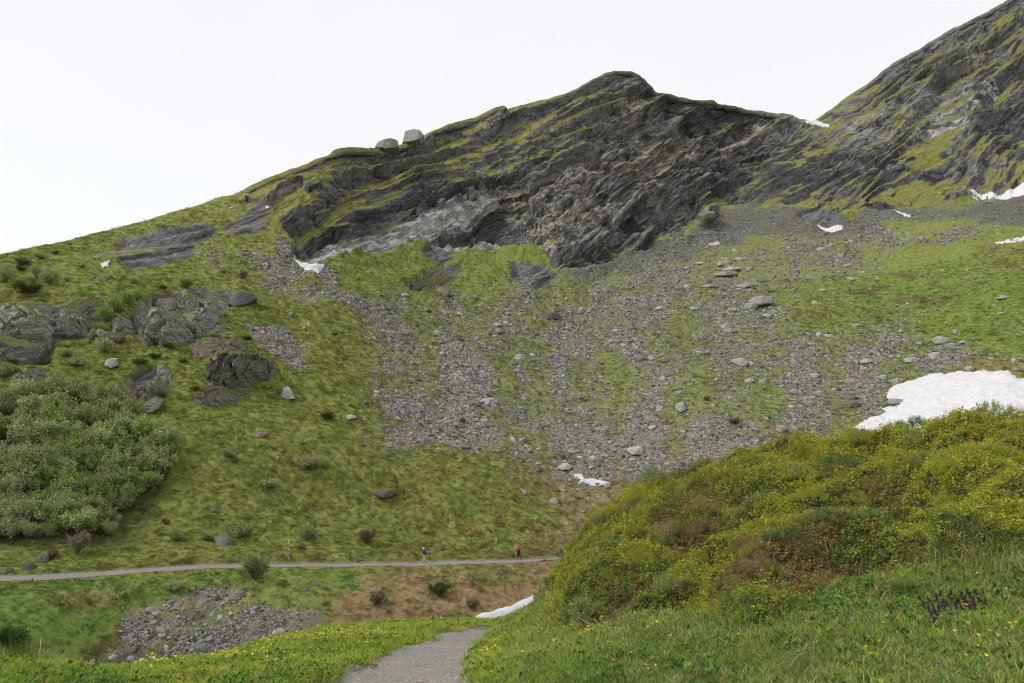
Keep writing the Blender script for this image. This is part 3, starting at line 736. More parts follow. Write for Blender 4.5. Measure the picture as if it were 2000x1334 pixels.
def rock_mat(name, a, b, moss=.0, mosscol=(.10, .115, .03), light=(.3, .3, .29), lich=.2, scale=1.0, tilt=.5, wear=1.0):
    m, nt, bs, out = mat_new(name)
    tc = nt.nodes.new('ShaderNodeTexCoord'); geo = nt.nodes.new('ShaderNodeNewGeometry'); oi = nt.nodes.new('ShaderNodeObjectInfo')
    mp = N(nt, 'ShaderNodeMapping'); mp.inputs['Rotation'].default_value = (.25, tilt, 0); mp.inputs['Scale'].default_value = (.8, .8, 5.5)
    nt.links.new(tc.outputs['Object'], mp.inputs[0])
    st = noise_node(nt, 1.3 * scale, 8, mp.outputs[0], .7)
    fi = noise_node(nt, 3.5 * scale, 8, tc.outputs['Object'], .75)
    c = mixc(nt, a, b, ramp(nt, st, [(.32, 0.0), (.66, 1.0)]))
    c = mixc(nt, c, ramp(nt, fi, [(.3, .62), (.7, 1.35)]), 1.0, 'MULTIPLY')
    c = mixc(nt, c, light, ramp(nt, noise_node(nt, 2.1 * scale, 9, tc.outputs['Object'], .8), [(.58, 0.0), (.68, lich * 2)]))
    c = mixc(nt, c, ramp(nt, st, [(.36, .35), (.45, 1.0)]), .7, 'MULTIPLY')
    rn = N(nt, 'ShaderNodeMapRange'); rn.inputs[3].default_value = .8; rn.inputs[4].default_value = 1.25
    nt.links.new(oi.outputs['Random'], rn.inputs[0])
    vv = nt.nodes.new('ShaderNodeCombineColor')
    for k in range(3): nt.links.new(rn.outputs[0], vv.inputs[k])
    c = mixc(nt, c, vv.outputs[0], 1.0, 'MULTIPLY')
    if moss > 0:
        sep = nt.nodes.new('ShaderNodeSeparateXYZ'); nt.links.new(geo.outputs['Normal'], sep.inputs[0])
        ad = N(nt, 'ShaderNodeMath', operation='MULTIPLY_ADD'); nt.links.new(fi, ad.inputs[0]); ad.inputs[1].default_value = .7; nt.links.new(sep.outputs[2], ad.inputs[2])
        c = mixc(nt, c, mosscol, ramp(nt, ad.outputs[0], [(min(.98, 1.12 - moss * .5), 0.0), (min(1.0, 1.2 - moss * .5), .95)]))
    nt.links.new(c, bs.inputs['Base Color'])
    bp = N(nt, 'ShaderNodeBump', i_Strength=.9, i_Distance=.12 / scale)
    mx = N(nt, 'ShaderNodeMath', operation='ADD'); nt.links.new(st, mx.inputs[0]); nt.links.new(fi, mx.inputs[1])
    nt.links.new(mx.outputs[0], bp.inputs['Height']); nt.links.new(bp.outputs[0], bs.inputs['Normal'])
    return m
M_crag = rock_mat("grey_crag", (.135, .13, .123), (.33, .31, .28), moss=.45, scale=.8, tilt=.45, lich=.35)
M_crag_m = rock_mat("mossy_crag", (.12, .115, .108), (.27, .255, .225), moss=.65, mosscol=(.10, .10, .028), scale=.8, tilt=.35, lich=.3)
M_pinkr = rock_mat("pale_pink_rock", (.22, .175, .145), (.33, .27, .23), moss=.45, scale=.7, lich=.4, tilt=.2)
M_crag_d = rock_mat("trailside_rock", (.085, .08, .075), (.21, .20, .185), moss=.2, scale=1.6, tilt=.9, lich=.3)
M_slab = rock_mat("pale_slab", (.25, .24, .22), (.40, .388, .36), lich=.3, scale=1.2, tilt=.1, light=(.42, .41, .38))
M_slab_d = rock_mat("dark_slab", (.11, .107, .107), (.21, .205, .20), lich=.15, scale=1.2, tilt=.1, moss=.3)
M_block = rock_mat("ridge_block", (.20, .20, .197), (.36, .36, .35), lich=.3, scale=.7, tilt=.15, light=(.45, .45, .44))

def put_rock(poly, name, label, cat, group, mat, thick=.55, beds=.05, tilt=.5, sub=5, lean=.25, seed=None, out=.0, sharp=24, rough=.03, bed_wl=.16):
    """stone whose convex outline was traced at these photograph pixels, bedded into the slope there"""
    P = np.array(poly, float)
    c = P.mean(0)
    if sum(P[k][0] * P[(k + 1) % len(P)][1] - P[(k + 1) % len(P)][0] * P[k][1] for k in range(len(P))) < 0: P = P[::-1]
    g, nn = FAR.at(c[0], c[1])
    s = g[1] / F
    wid = (P[:, 0].max() - P[:, 0].min()) * s; hei = (P[:, 1].max() - P[:, 1].min()) * s
    T = thick * max(min(wid, hei), .35 * max(wid, hei))
    yaw = math.atan2(-g[0], g[1])
    planes = []
    seed = seed if seed is not None else int(c[0] * 7 + c[1])
    rr = random.Random(seed)
    for k in range(len(P)):
        a, b = P[k], P[(k + 1) % len(P)]
        ex, ez = (b[0] - a[0]), -(b[1] - a[1])
        L = math.hypot(ex, ez) + 1e-9
        n = np.array([-ez / L, ex / L]) ; n = -n if (n @ np.array([a[0] - c[0], -(a[1] - c[1])])) < 0 else n
        h = abs(n @ np.array([a[0] - c[0], -(a[1] - c[1])])) * s
        planes.append(((n[0], rr.uniform(-.12, .05), n[1]), max(h, .05 * s)))
    planes.append(((rr.uniform(-.15, .15), -1, lean), T))
    planes.append(((rr.uniform(.5, .8), -1, rr.uniform(-.1, .4)), T * rr.uniform(.95, 1.15)))
    planes.append(((-rr.uniform(.4, .8), -1, rr.uniform(.0, .5)), T * rr.uniform(.95, 1.15)))
    planes.append(((0, -1, rr.uniform(.8, 1.2)), T * rr.uniform(.95, 1.1)))
    planes.append(((0, 1, 0), T * 1.3))
    size = max(min(wid, hei), .5 * max(wid, hei)) * .5
    V, f = planes_rock(planes, sub, sharp, seed, beds, (-.35 * tilt * 2, 0, 1), bed_wl * 3.4, rough, size)
    cw, sw = math.cos(-yaw), math.sin(-yaw)
    loc = g + nn * out * T
    me = mesh_np(name, V, f, smooth=False)
    o = link(name, me, mat)
    o.location = loc; o.rotation_euler = (0, 0, yaw)
    return tag(o, label, cat, group)

G_OC = "rock outcrops on the left slope"
OUT = [([(-40, 592), (30, 586), (98, 592), (104, 625), (98, 662), (40, 668), (-40, 655)], "wide grey cliff block at the left edge of the slope", M_crag, .5),
       ([(-40, 655), (40, 672), (98, 662), (100, 672), (55, 700), (0, 712), (-40, 708)], "smooth lower slab jutting below the wide grey cliff block", M_crag, .6),
       ([(112, 622), (128, 608), (175, 606), (184, 620), (168, 642), (130, 650), (113, 645)], "low rounded grey outcrop right of the wide cliff block", M_crag, .5),
       ([(118, 600), (150, 586), (200, 584), (205, 600), (160, 610), (125, 610)], "dark broken ledge above the low rounded outcrop", M_crag_m, .5),
       ([(274, 640), (290, 612), (312, 594), (348, 590), (364, 604), (377, 650), (352, 664), (322, 678), (286, 668)], "largest rounded grey outcrop in the middle of the cluster, cross-bedded face", M_crag, .55),
       ([(376, 640), (384, 612), (412, 588), (440, 576), (445, 590), (436, 616), (408, 636), (386, 650)], "sloping crag leaning on the right of the largest outcrop", M_crag, .6),
       ([(298, 588), (308, 570), (335, 562), (352, 568), (345, 588), (315, 594)], "dark mossy knob on top of the largest outcrop", M_crag_m, .6),
       ([(352, 572), (366, 561), (386, 568), (388, 584), (372, 590), (352, 588)], "small dark block between the mossy knob and the leaning crag", M_crag, .7),
       ([(404, 572), (420, 562), (446, 570), (450, 584), (430, 588), (406, 582)], "dark capstone above the leaning crag", M_crag_m, .6),
       ([(190, 668), (200, 644), (236, 618), (260, 620), (252, 640), (216, 666), (194, 675)], "slanting bedded slab rising out of the green shrubs", M_crag, .5),
       ([(262, 612), (276, 588), (296, 580), (300, 600), (286, 620), (266, 622)], "dark wedge of rock between the slanting slab and the largest outcrop", M_crag, .6),
       ([(446, 604), (454, 586), (472, 577), (494, 580), (501, 592), (482, 605), (456, 611)], "dark rounded boulder beside the earthy gully", M_slab_d, .7),
       ([(404, 742), (414, 708), (432, 690), (490, 694), (532, 704), (540, 718), (520, 742), (484, 758), (440, 756)], "big tilted block with a mossy top beside the small scree", M_crag_m, .75),
       ([(384, 782), (400, 754), (440, 758), (492, 768), (470, 778), (412, 792)], "dark footing of rock under the big tilted block", M_crag_m, .5),
       ([(438, 682), (448, 667), (474, 666), (482, 678), (468, 688), (444, 690)], "little mossy ledge crowning the big tilted block", M_crag_m, .6),
       ([(370, 692), (388, 672), (410, 662), (440, 664), (438, 682), (404, 694), (380, 696)], "pale pinkish slab left of the mossy ledge", M_pinkr, .4),
       ([(282, 768), (290, 738), (310, 710), (326, 714), (338, 736), (326, 758), (300, 776)], "pointed fin of grey rock above the thicket", M_crag, .6),
       ([(229, 762), (236, 738), (252, 728), (266, 738), (264, 764), (242, 776)], "reddish broken crag left of the pointed fin", M_pinkr, .6),
       ([(24, 764), (36, 738), (66, 722), (94, 728), (96, 744), (72, 758), (40, 770)], "speckled pale outcrop above the left end of the thicket", M_crag, .5),
       ([(276, 816), (286, 796), (304, 784), (318, 790), (310, 808), (290, 820)], "dark slanting rock at the top edge of the thicket", M_crag, .6),
       ([(548, 774), (552, 758), (562, 754), (572, 770), (576, 780), (560, 782)], "upright whitish rock alone on the green slope", M_slab, .6),
       ([(204, 718), (210, 704), (226, 702), (230, 716), (216, 724)], "small pale rock above the reddish crag", M_slab, .6),
       ([(192, 546), (196, 539), (216, 537), (226, 542), (222, 548), (200, 549)], "flat dark rock alone under the small scree patch", M_slab_d, .5),
       ([(808, 548), (824, 534), (860, 526), (888, 528), (882, 544), (846, 556), (820, 558)], "dark bedded hump in the green slope under the cliff", M_crag_m, .4),
       ([(1046, 624), (1058, 616), (1090, 620), (1098, 630), (1076, 633), (1054, 630)], "dark overhanging slab with a grassy top", M_slab_d, .7)]
def put_crag(poly, name, label, cat, group, mat, thick=.5, moss=.5, dirx=.5):
    """bedrock standing out of the slope: follows a traced, possibly concave outline, with faceted faces, beds and cracks"""
    P_ = np.array(poly, float); x0, y0 = P_.min(0) - 5; x1, y1 = P_.max(0) + 5
    c = P_.mean(0); st_ = max(.7, (x1 - x0) / 190)
    gx_, gy_ = np.meshgrid(np.arange(x0, x1, st_), np.arange(y1, y0, -st_))
    n_ = gx_.size; B = np.zeros((n_, 3)); BN = np.zeros((n_, 3))
    for k, (a, b) in enumerate(zip(gx_.ravel(), gy_.ravel())): B[k], BN[k] = FAR.at(a, b)
    B = box_blur(B.reshape(gx_.shape + (3,)), 3); BN = BN.reshape(B.shape)
    s = B[..., 1] / F; s0 = s.mean(); sd_ = int(c[0] * 3 + c[1])
    wpx = noise(B, 2.2, sd_) * 3.0 + noise(B, .9, sd_ + 1) * 1.8 + noise(B, .4, sd_ + 2) * .8
    e_ = sdf(poly, gx_ + 1.5 * wpx, gy_ + wpx) + 3.0
    wid, hei = (x1 - x0 - 10) * s0, (y1 - y0 - 10) * s0
    T = thick * min(wid, hei) * .8
    rr = random.Random(sd_)
    u = (gx_ - c[0]) * s0; v_ = -(gy_ - c[1]) * s0
    fac = np.full(u.shape, 1e9)
    for k in range(7):
        a = rr.uniform(0, 6.28); fac = np.minimum(fac, 1.0 - (u * math.cos(a) / (wid * .5) + v_ * math.sin(a) / (hei * .5)) * rr.uniform(.35, .8) + rr.uniform(-.12, .12))
    uc, vc_ = np.floor((u + .3 * v_) / (wid * .31) + rr.random()), np.floor((v_ - .2 * u) / (hei * .42) + rr.random())
    blk = _h(uc.astype(np.int64).astype(np.uint32), vc_.astype(np.int64).astype(np.uint32), np.full(u.shape, sd_, np.uint32), 3)
    h = T * np.clip(fac, .15, 1.1) + T * .2 * blk
    b_ = v_ - dirx * u + .5 * noise(B, 2.5, sd_ + 4)
    h = h + T * .20 * (saw(b_ / (hei * .26), .25) - .5) + T * .13 * (saw(b_ / (hei * .097) + .3, .25) - .5) + .14 * (saw(b_ / .42, .3) - .5)
    cr_ = np.abs(noise(B, (4.2, 4.2, 2.0), sd_ + 6)); h = h - T * .35 * sstep(.05, .0, cr_)
    h = h + .10 * T * noise(B, 1.3, sd_ + 7) + .05 * T * noise(B, .5, sd_ + 8) + .05 * noise(B, .22, sd_ + 9)
    rim = np.where(e_ > 0, e_ * s0 * np.where(gy_ > c[1], 3.0, 1.6), e_ * s0 * 2.0)
    h = np.minimum(h, rim)
    d_ = BN * .45 + np.array([0, -.8, .12]); d_ /= np.linalg.norm(d_, axis=-1, keepdims=True)
    V = B + d_ * h[..., None]
    keep = e_ > -3.5; kf = keep[:-1, :-1] & keep[1:, 1:] & keep[:-1, 1:] & keep[1:, :-1]
    f = grid_faces(*e_.shape, keep=kf); used, inv = np.unique(f, return_inverse=True)
    V = V.reshape(-1, 3)[used]; o_ = V.mean(0)
    ob = link(name, mesh_np(name, V - o_, inv.reshape(f.shape)), mat); ob.location = o_
    return tag(ob, label, cat, group)
for poly, lab, mt, th in OUT:
    if lab.split()[0] not in ('flat', 'upright', 'small', 'dark') or 'block' in lab or 'ledge' in lab or 'hump' in lab or 'wedge' in lab or 'footing' in lab:
        put_crag(poly, "rock_outcrop", lab, "rock outcrop", G_OC, mt, thick=th * 1.5)
    else: put_rock(poly, "rock_outcrop", lab, "rock outcrop", G_OC, mt, thick=th, beds=.07, out=.15)
for poly, lab in (([(732, 295), (741, 279), (760, 272), (777, 273), (781, 289), (752, 301)], "darker square boulder with a pale stripe on the ridge crest"),
                  ([(785, 284), (790, 260), (802, 256), (821, 257), (830, 266), (823, 276), (800, 284)], "paler upright boulder standing highest on the ridge crest")):
    put_rock(poly, "ridge_boulder", lab, "boulder", "pair of boulders on the skyline ridge", M_crag if "darker" in lab else M_block, thick=.9, beds=.035, tilt=-.15, out=.05, sharp=70, bed_wl=.3, rough=.015)

# traced boulders: centre x, y, width, height, label
BL = [(1488, 596, 46, 17, "biggest pale flat slab, lying on smaller stones in the green meadow"), (1464, 602, 28, 13, "rubbly pale slab propping the biggest slab on its left"),
      (1459, 561, 42, 9, "pale diamond-shaped slab above the biggest slab"), (1418, 541, 46, 8, "long grey slab with a dark shadowed lip among the stacked slabs"),
      (1428, 531, 36, 7, "long pale slab just above the shadow-lipped slab"), (1385, 563, 38, 7, "thin pale slab left of the diamond-shaped one"),
      (1380, 552, 18, 8, "small dark-edged block above the thin pale slab"), (1463, 534, 15, 10, "upright pinkish block right of the long slabs"),
      (1434, 493, 19, 9, "topmost slanting pale slab at the edge of the dark scree"), (1448, 510, 24, 7, "flat pale slab one step below the topmost slab"),
      (1418, 517, 20, 9, "greyish slab wedged at the head of the slab pile"), (1406, 524, 13, 8, "squat pale block at the left end of the slab pile"),
      (1443, 712, 36, 16, "broad pale boulder above the green hummock"), (1500, 621, 16, 8, "small rounded boulder right below the biggest slab"),
      (1427, 647, 24, 8, "flat stone in a nest of rubble in the meadow"), (1290, 605, 20, 6, "flat pale stone left of the slab meadow"),
      (1356, 603, 17, 6, "flat pale stone tilted to the right above the scree tongue"), (951, 791, 28, 13, "lone pale block lying in the middle of the scree"),
      (1015, 702, 21, 13, "squarish grey-white boulder at the top of the scree fan"), (1330, 797, 20, 16, "lower and larger boulder of the white pair on the meadow edge"),
      (1327, 773, 16, 12, "upper boulder of the white pair on the meadow edge"), (1272, 866, 19, 9, "dark-sided flat boulder in the lower scree"),
      (1241, 886, 30, 13, "lichen-spotted boulder in the lower scree"), (1836, 668, 32, 14, "large grey slab at the top right of the scree"),
      (1826, 699, 21, 14, "rounded grey boulder right of the green hummock"), (1664, 748, 28, 17, "plump pinkish boulder in the right-hand scree"),
      (1658, 782, 30, 8, "upper slab of the dark pair left of the snowfield"), (1660, 793, 34, 12, "lower slab of the dark pair left of the snowfield"),
      (1523, 845, 19, 17, "pinkish round-edged slab at the bottom of the scree"), (1462, 750, 19, 8, "slanting slab on the green hummock"),
      (1491, 751, 18, 12, "grey tilted flake on the right of the green hummock"), (1603, 487, 24, 6, "left slab of the two lying below the snow wedge"),
      (1624, 483, 20, 5, "right slab of the two lying below the snow wedge"), (1747, 789, 30, 11, "greenish long boulder melting out of the snowfield edge"),
      (1718, 806, 26, 11, "pinkish boulder at the lower tip of the snowfield"), (1600, 765, 18, 8, "pale slanting stone in the right-hand scree"),
      (852, 656, 20, 9, "tilted flat slab at the left of the scree streaks"), (971, 638, 15, 6, "flat pale stone, left one of a close trio on the grass"),
      (975, 652, 20, 8, "lowest and widest of a close trio of pale stones on the grass"), (988, 630, 11, 6, "highest of a close trio of pale stones on the grass"),
      (1048, 921, 20, 8, "dark flat slab left of the ragged snow remnant"), (1102, 917, 26, 10, "mossy pale slab just above the ragged snow remnant"),
      (1136, 608, 18, 6, "tilted pale flake above the middle scree"), (1194, 669, 16, 5, "thin pale flake in the bright green strip"),
      (1272, 703, 11, 9, "small white boulder beside a dark slab"), (1304, 707, 30, 7, "long dark slab right of the small white boulder"),
      (1295, 745, 13, 9, "lone small grey boulder left of the green hummock"), (1252, 547, 26, 10, "dark slabs piled under the cliff, larger left part"),
      (1272, 549, 20, 7, "dark slab lying right of the dark pile under the cliff"), (928, 580, 13, 6, "small white stone below the bedded hump"),
      (937, 596, 11, 6, "small white stone beside the first scree streak"), (684, 820, 18, 7, "low pale stone on the green shoulder left of the scree"),
      (752, 966, 40, 13, "dark slab half buried in the heath above the trail"), (505, 852, 26, 12, "pinkish-grey flat rock in the heath right of the thicket"),
      (1598, 660, 12, 8, "left stone of a small pair at the head of the right scree"), (1615, 661, 22, 6, "right stone of a small pair at the head of the right scree"),
      (1673, 645, 24, 6, "flat grey slab under the brown heath patch"), (1590, 594, 11, 8, "lone round stone on green grass right of the biggest slab"),
      (1893, 718, 18, 9, "pale boulder above the upper edge of the snowfield"), (1690, 713, 24, 9, "grey slab in the middle of the right-hand scree"),
      (1866, 650, 12, 8, "small round boulder right of the large grey slab"), (1590, 738, 18, 9, "grey boulder at the left edge of the right-hand scree"),
      (1597, 662, 8, 6, "pebble-like stone tucked beside the small pair"), (1960, 589, 22, 4, "middle of the thin grey slabs on the far right meadow"), (1953, 609, 14, 4, "lowest of the thin grey slabs on the far right meadow"), (1956, 583, 14, 4, "topmost of the thin grey slabs on the far right meadow"),
      (1880, 673, 14, 5, "flat bluish slab right of the small round boulder"), (1555, 838, 12, 7, "grey stone right of the pinkish round-edged slab"),
      (1415, 640, 18, 8, "stone on the left rim of the rubble nest"), (1780, 711, 26, 10, "rough grey boulder below the green hummock of the right scree"), (1750, 742, 26, 9, "flat grey rock touching the top left edge of the snowfield"),
      (435, 1066, 36, 24, "streaked grey rock bank above the trail"), (86, 1092, 22, 26, "slanting pale rock at the trail side on the left"), (54, 1108, 22, 24, "upright bedded rock standing at the inner edge of the trail"),
      (8, 1116, 34, 14, "smooth grey rock at the left end of the trail"), (415, 1000, 18, 9, "pinkish stone in the heath above the streaked rock bank"), (860, 1073, 20, 12, "rock cropping out above the trail right of the first hiker"),
      (838, 1064, 9, 9, "little boulder just above the first hiker"), (968, 1058, 6, 6, "white stone above the trail between the hikers"), (406, 1136, 18, 9, "flat pale slab on the bank below the trail"), (443, 1147, 12, 6, "small oval slab above the lower scree"),
      (618, 1145, 14, 8, "grey stone in the rubble below the trail"), (595, 1156, 14, 8, "paler stone in the rubble below the trail"), (633, 1152, 12, 9, "dark stone at the right of the rubble below the trail")]
for k, (cx, cy, w, h, lab) in enumerate(BL):
    if not (cx < 900 and cy > 990): w, h = w * 1.12, h * 1.2 + 1
    rr = random.Random(k * 13 + 5)
    n = rr.choice((6, 7, 8)); pts = []
    a0 = rr.uniform(0, 6.28)
    for q in range(n):
        a = a0 + q * 2 * math.pi / n + rr.uniform(-.25, .25)
        r = rr.uniform(.88, 1.12)
        pts.append((cx + math.cos(a) * w / 2 * r, cy + math.sin(a) * h / 2 * r))
    dark = lab.startswith('dark') or 'dark flat' in lab or 'long dark' in lab or 'dark pair' in lab or 'small dark' in lab
    flat = h < w * .5
    nm, ct = ("flat_rock", "rock") if ('slab' in lab or 'flake' in lab) else ("boulder", "boulder")
    mt = M_pinkr if 'pinkish' in lab else (M_slab_d if dark else M_slab)
    if cx < 900 and cy > 990: mt = M_crag_d if cy < 1125 else M_slab_d
    put_rock(pts, nm, lab, ct, "boulders and slabs strewn over the mountainside", mt, thick=.55 if not flat else .8, beds=.05, sub=3, seed=k * 31, out=.25, lean=1.2 if flat else .35, rough=.035, sharp=40)

# smaller pale slabs of the right-hand meadow and scree
SL_ME = []
for k in range(9):
    rr = random.Random(4000 + k); pl = []
    for q in range(6):
        a = q / 6 * 6.28 + rr.uniform(-.35, .35); pl.append(((math.cos(a), math.sin(a), rr.uniform(-.2, .3)), rr.uniform(.34, .62)))
    pl += [((rr.uniform(-.15, .15), rr.uniform(-.35, .1), 1), rr.uniform(.13, .24)), ((rr.uniform(-.5, .5), rr.uniform(-.4, .4), 1), rr.uniform(.2, .3)), ((0, 0, -1), .15)]
    V, f = planes_rock(pl, 3, 40, k, .03, (0, .2, 1), .3, .025, size=.6)
    me = mesh_np("flat_rock", V, f); me.materials.append(M_slab); SL_ME.append(me)
AR = [([(1340, 480), (1480, 480), (1660, 480), (1720, 560), (1560, 660), (1400, 660), (1340, 600)], 62, "small pale stone on the upper right meadow around the big slabs"),
      ([(1180, 600), (1420, 640), (1600, 640), (1840, 660), (1880, 700), (1740, 780), (1600, 860), (1420, 850), (1260, 860)], 70, "small pale block in the right-hand half of the scree"),
      ([(880, 600), (1040, 600), (1140, 660), (1100, 900), (900, 860), (780, 760)], 36, "small pale block in the left-hand half of the scree fan"),
      ([(1050, 880), (1400, 870), (1560, 860), (1400, 900), (1280, 930), (1180, 925), (1080, 925)], 26, "small grey block in the brown hollow above the near knoll")]
for poly, n_, lab in AR:
    k = 0; xs_, ys_ = [a[0] for a in poly], [a[1] for a in poly]
    while k < n_:
        x, y = R.uniform(min(xs_), max(xs_)), R.uniform(min(ys_), max(ys_))
        if sdf(poly, np.array([x]), np.array([y]))[0] < 0 or y > np.interp(x, [a[0] for a in NEAR], [a[1] for a in NEAR]) - 18: continue
        g, nn = FAR.at(x, y); w = min(26, 5.5 * math.exp(abs(R.gauss(0, .55)))) * g[1] / F
        o = bpy.data.objects.new("flat_rock", SL_ME[k % 9]); COL.objects.link(o); o.location = Vector(g) + Vector(nn) * w * .06
        up = Vector(nn) * .6 + Vector((R.uniform(-.2, .2), -.1, .6)); o.rotation_euler = (up.to_track_quat('Z', 'Y') @ Euler((0, 0, R.uniform(0, 6.28))).to_quaternion()).to_euler(); o.scale = (w, w * R.uniform(.6, 1), w * R.uniform(.7, 1.3))
        tag(o, lab, "rock", lab.replace("small pale stone", "small stones").replace("small pale block", "small blocks").replace("small grey block", "small blocks")); k += 1

# ================================================================== SCATTERED STUFF
def tri_index(nz): return nz
def euler_from(Z, yaw):
    """XYZ eulers whose local z is Z, turned by yaw about it"""
    Z = Z / np.linalg.norm(Z, axis=1, keepdims=True)
    ref = np.stack([np.cos(yaw), np.sin(yaw), np.zeros_like(yaw)], 1)
    Yv = np.cross(Z, ref); Yv /= np.linalg.norm(Yv, axis=1, keepdims=True)
    Xv = np.cross(Yv, Z)
    ry = -np.arcsin(np.clip(Xv[:, 2], -1, 1)); rx = np.arctan2(Yv[:, 2], Z[:, 2]); rz = np.arctan2(Xv[:, 1], Xv[:, 0])
    return np.stack([rx, ry, rz], 1)

def sample(S, wgt, n, rows=None):
    """n random points on a ground sheet, chosen by weight per square metre"""
    P = S.P
    a = np.linalg.norm(np.cross(P[1:, :-1] - P[:-1, :-1], P[:-1, 1:] - P[:-1, :-1]), axis=-1)
    p = (a * wgt[:-1, :-1]).ravel().astype(np.float64)
    c = np.cumsum(p)
    idx = np.searchsorted(c, rng.random(n) * c[-1])
    i, j = np.unravel_index(idx, a.shape)
    u = rng.random((n, 1)); v = rng.random((n, 1))
    q = P[i, j] * (1 - u) * (1 - v) + P[i, j + 1] * u * (1 - v) + P[i + 1, j] * (1 - u) * v + P[i + 1, j + 1] * u * v
    return q, S.N[i, j], i, j

def scatter(name, P, eul, scl, tint, protos, label=None, kind='stuff'):
    n = len(P)
    me = bpy.data.meshes.new(name)
    me.vertices.add(n); me.vertices.foreach_set('co', np.asarray(P, np.float32).ravel())
    for nm, ty, arr, fld in (('rot', 'FLOAT_VECTOR', eul, 'vector'), ('scl', 'FLOAT_VECTOR', scl, 'vector'), ('tint', 'FLOAT_VECTOR', tint, 'vector')):
        a = me.attributes.new(nm, ty, 'POINT'); a.data.foreach_set(fld, np.asarray(arr, np.float32).ravel())
    a = me.attributes.new('pick', 'INT', 'POINT'); a.data.foreach_set('value', rng.integers(0, len(protos), n).astype(np.int32))
    o = link(name, me)
    coll = bpy.data.collections.new(name + "_kinds")
    for p in protos: coll.objects.link(p)
    ng = bpy.data.node_groups.new(name, 'GeometryNodeTree')
    ng.interface.new_socket('Geometry', in_out='INPUT', socket_type='NodeSocketGeometry')
    ng.interface.new_socket('Geometry', in_out='OUTPUT', socket_type='NodeSocketGeometry')
    gi, go = ng.nodes.new('NodeGroupInput'), ng.nodes.new('NodeGroupOutput')
    ci = ng.nodes.new('GeometryNodeCollectionInfo'); ci.inputs['Collection'].default_value = coll
    ci.inputs['Separate Children'].default_value = True; ci.inputs['Reset Children'].default_value = True
    ip = ng.nodes.new('GeometryNodeInstanceOnPoints'); ip.inputs['Pick Instance'].default_value = True
    def attr(nm, ty):
        a = ng.nodes.new('GeometryNodeInputNamedAttribute'); a.data_type = ty; a.inputs['Name'].default_value = nm
        return a.outputs[0]
    L = ng.links.new
    L(gi.outputs[0], ip.inputs['Points']); L(ci.outputs[0], ip.inputs['Instance'])
    L(attr('pick', 'INT'), ip.inputs['Instance Index']); L(attr('rot', 'FLOAT_VECTOR'), ip.inputs['Rotation']); L(attr('scl', 'FLOAT_VECTOR'), ip.inputs['Scale'])
    L(ip.outputs[0], go.inputs[0])
    o.modifiers.new('instances', 'NODES').node_group = ng
    return tag(o, kind=kind)

def proto(name, me, mat):
    o = bpy.data.objects.new(name, me)
    me.materials.append(mat)
    return o

def tint_mat(name, leaf=False, rough=.85, var=0.0, trans=.35):
    m, nt, bs, out = mat_new(name)
    ti = N(nt, 'ShaderNodeAttribute', attribute_name='tint', attribute_type='INSTANCER')
    vc = N(nt, 'ShaderNodeAttribute', attribute_name='Col')
    c = mixc(nt, ti.outputs[1], vc.outputs[0], 1.0, 'MULTIPLY')
    if leaf:
        nt.nodes.remove(bs)
        df = nt.nodes.new('ShaderNodeBsdfDiffuse'); tr = nt.nodes.new('ShaderNodeBsdfTranslucent'); ms = nt.nodes.new('ShaderNodeMixShader')
        ms.inputs[0].default_value = trans
        nt.links.new(c, df.inputs[0]); nt.links.new(c, tr.inputs[0]); nt.links.new(df.outputs[0], ms.inputs[1]); nt.links.new(tr.outputs[0], ms.inputs[2])
        nt.links.new(ms.outputs[0], out.inputs[0])
    else:
        nt.links.new(c, bs.inputs['Base Color']); bs.inputs['Roughness'].default_value = rough
    return m
M_stone_i = tint_mat("scree_stone")
M_leaf_i = tint_mat("small_leaf", True)
M_blade_i = tint_mat("grass_blade", True, trans=.3)

def stone_me(k, sub=2, flat=.45):
    rr = random.Random(900 + k)
    pl = []
    for q in range(7):
        a = q / 7 * 6.28 + rr.uniform(-.35, .35); pl.append(((math.cos(a), math.sin(a), rr.uniform(-.3, .3)), rr.uniform(.32, .6)))
    pl += [((rr.uniform(-.25, .25), rr.uniform(-.25, .25), 1), flat * rr.uniform(.3, .55)), ((rr.uniform(-.4, .4), rr.uniform(-.4, .4), 1), flat * rr.uniform(.4, .6)), ((0, 0, -1), flat * .5)]
    V, f = planes_rock(pl, sub, 26, k, 0, rough=.03, size=.6)
    return mesh_np("stone", V, f, np.full((len(V), 3), 1.0) * (1 + .15 * noise(V, .3, k))[:, None])

def leafcloud(centres, size, n, spread, up=.3, aspect=.55, colvar=.35, seed=0, dirs=None):
    """n rhombic leaves round the centres; returns vertices, quads, brightness per vertex"""
    g = np.random.default_rng(seed)
    c = centres[g.integers(0, len(centres), n)] + g.normal(0, 1, (n, 3)) * spread
    d = g.normal(0, 1, (n, 3)); d[:, 2] += up; d /= np.linalg.norm(d, axis=1, keepdims=True)
    s = g.normal(0, 1, (n, 3)); s = np.cross(d, s); s /= np.linalg.norm(s, axis=1, keepdims=True)
    L = size * g.uniform(.6, 1.3, (n, 1)); Wd = L * aspect
    nrm = np.cross(d, s)
    V = np.stack([c, c + d * L * .5 + s * Wd * .5 + nrm * L * .08, c + d * L, c + d * L * .5 - s * Wd * .5 + nrm * L * .08], 1)
    f = np.arange(n * 4).reshape(n, 4)
    b = np.repeat(g.uniform(1 - colvar, 1 + colvar, n), 4)
    return V.reshape(-1, 3), f, b

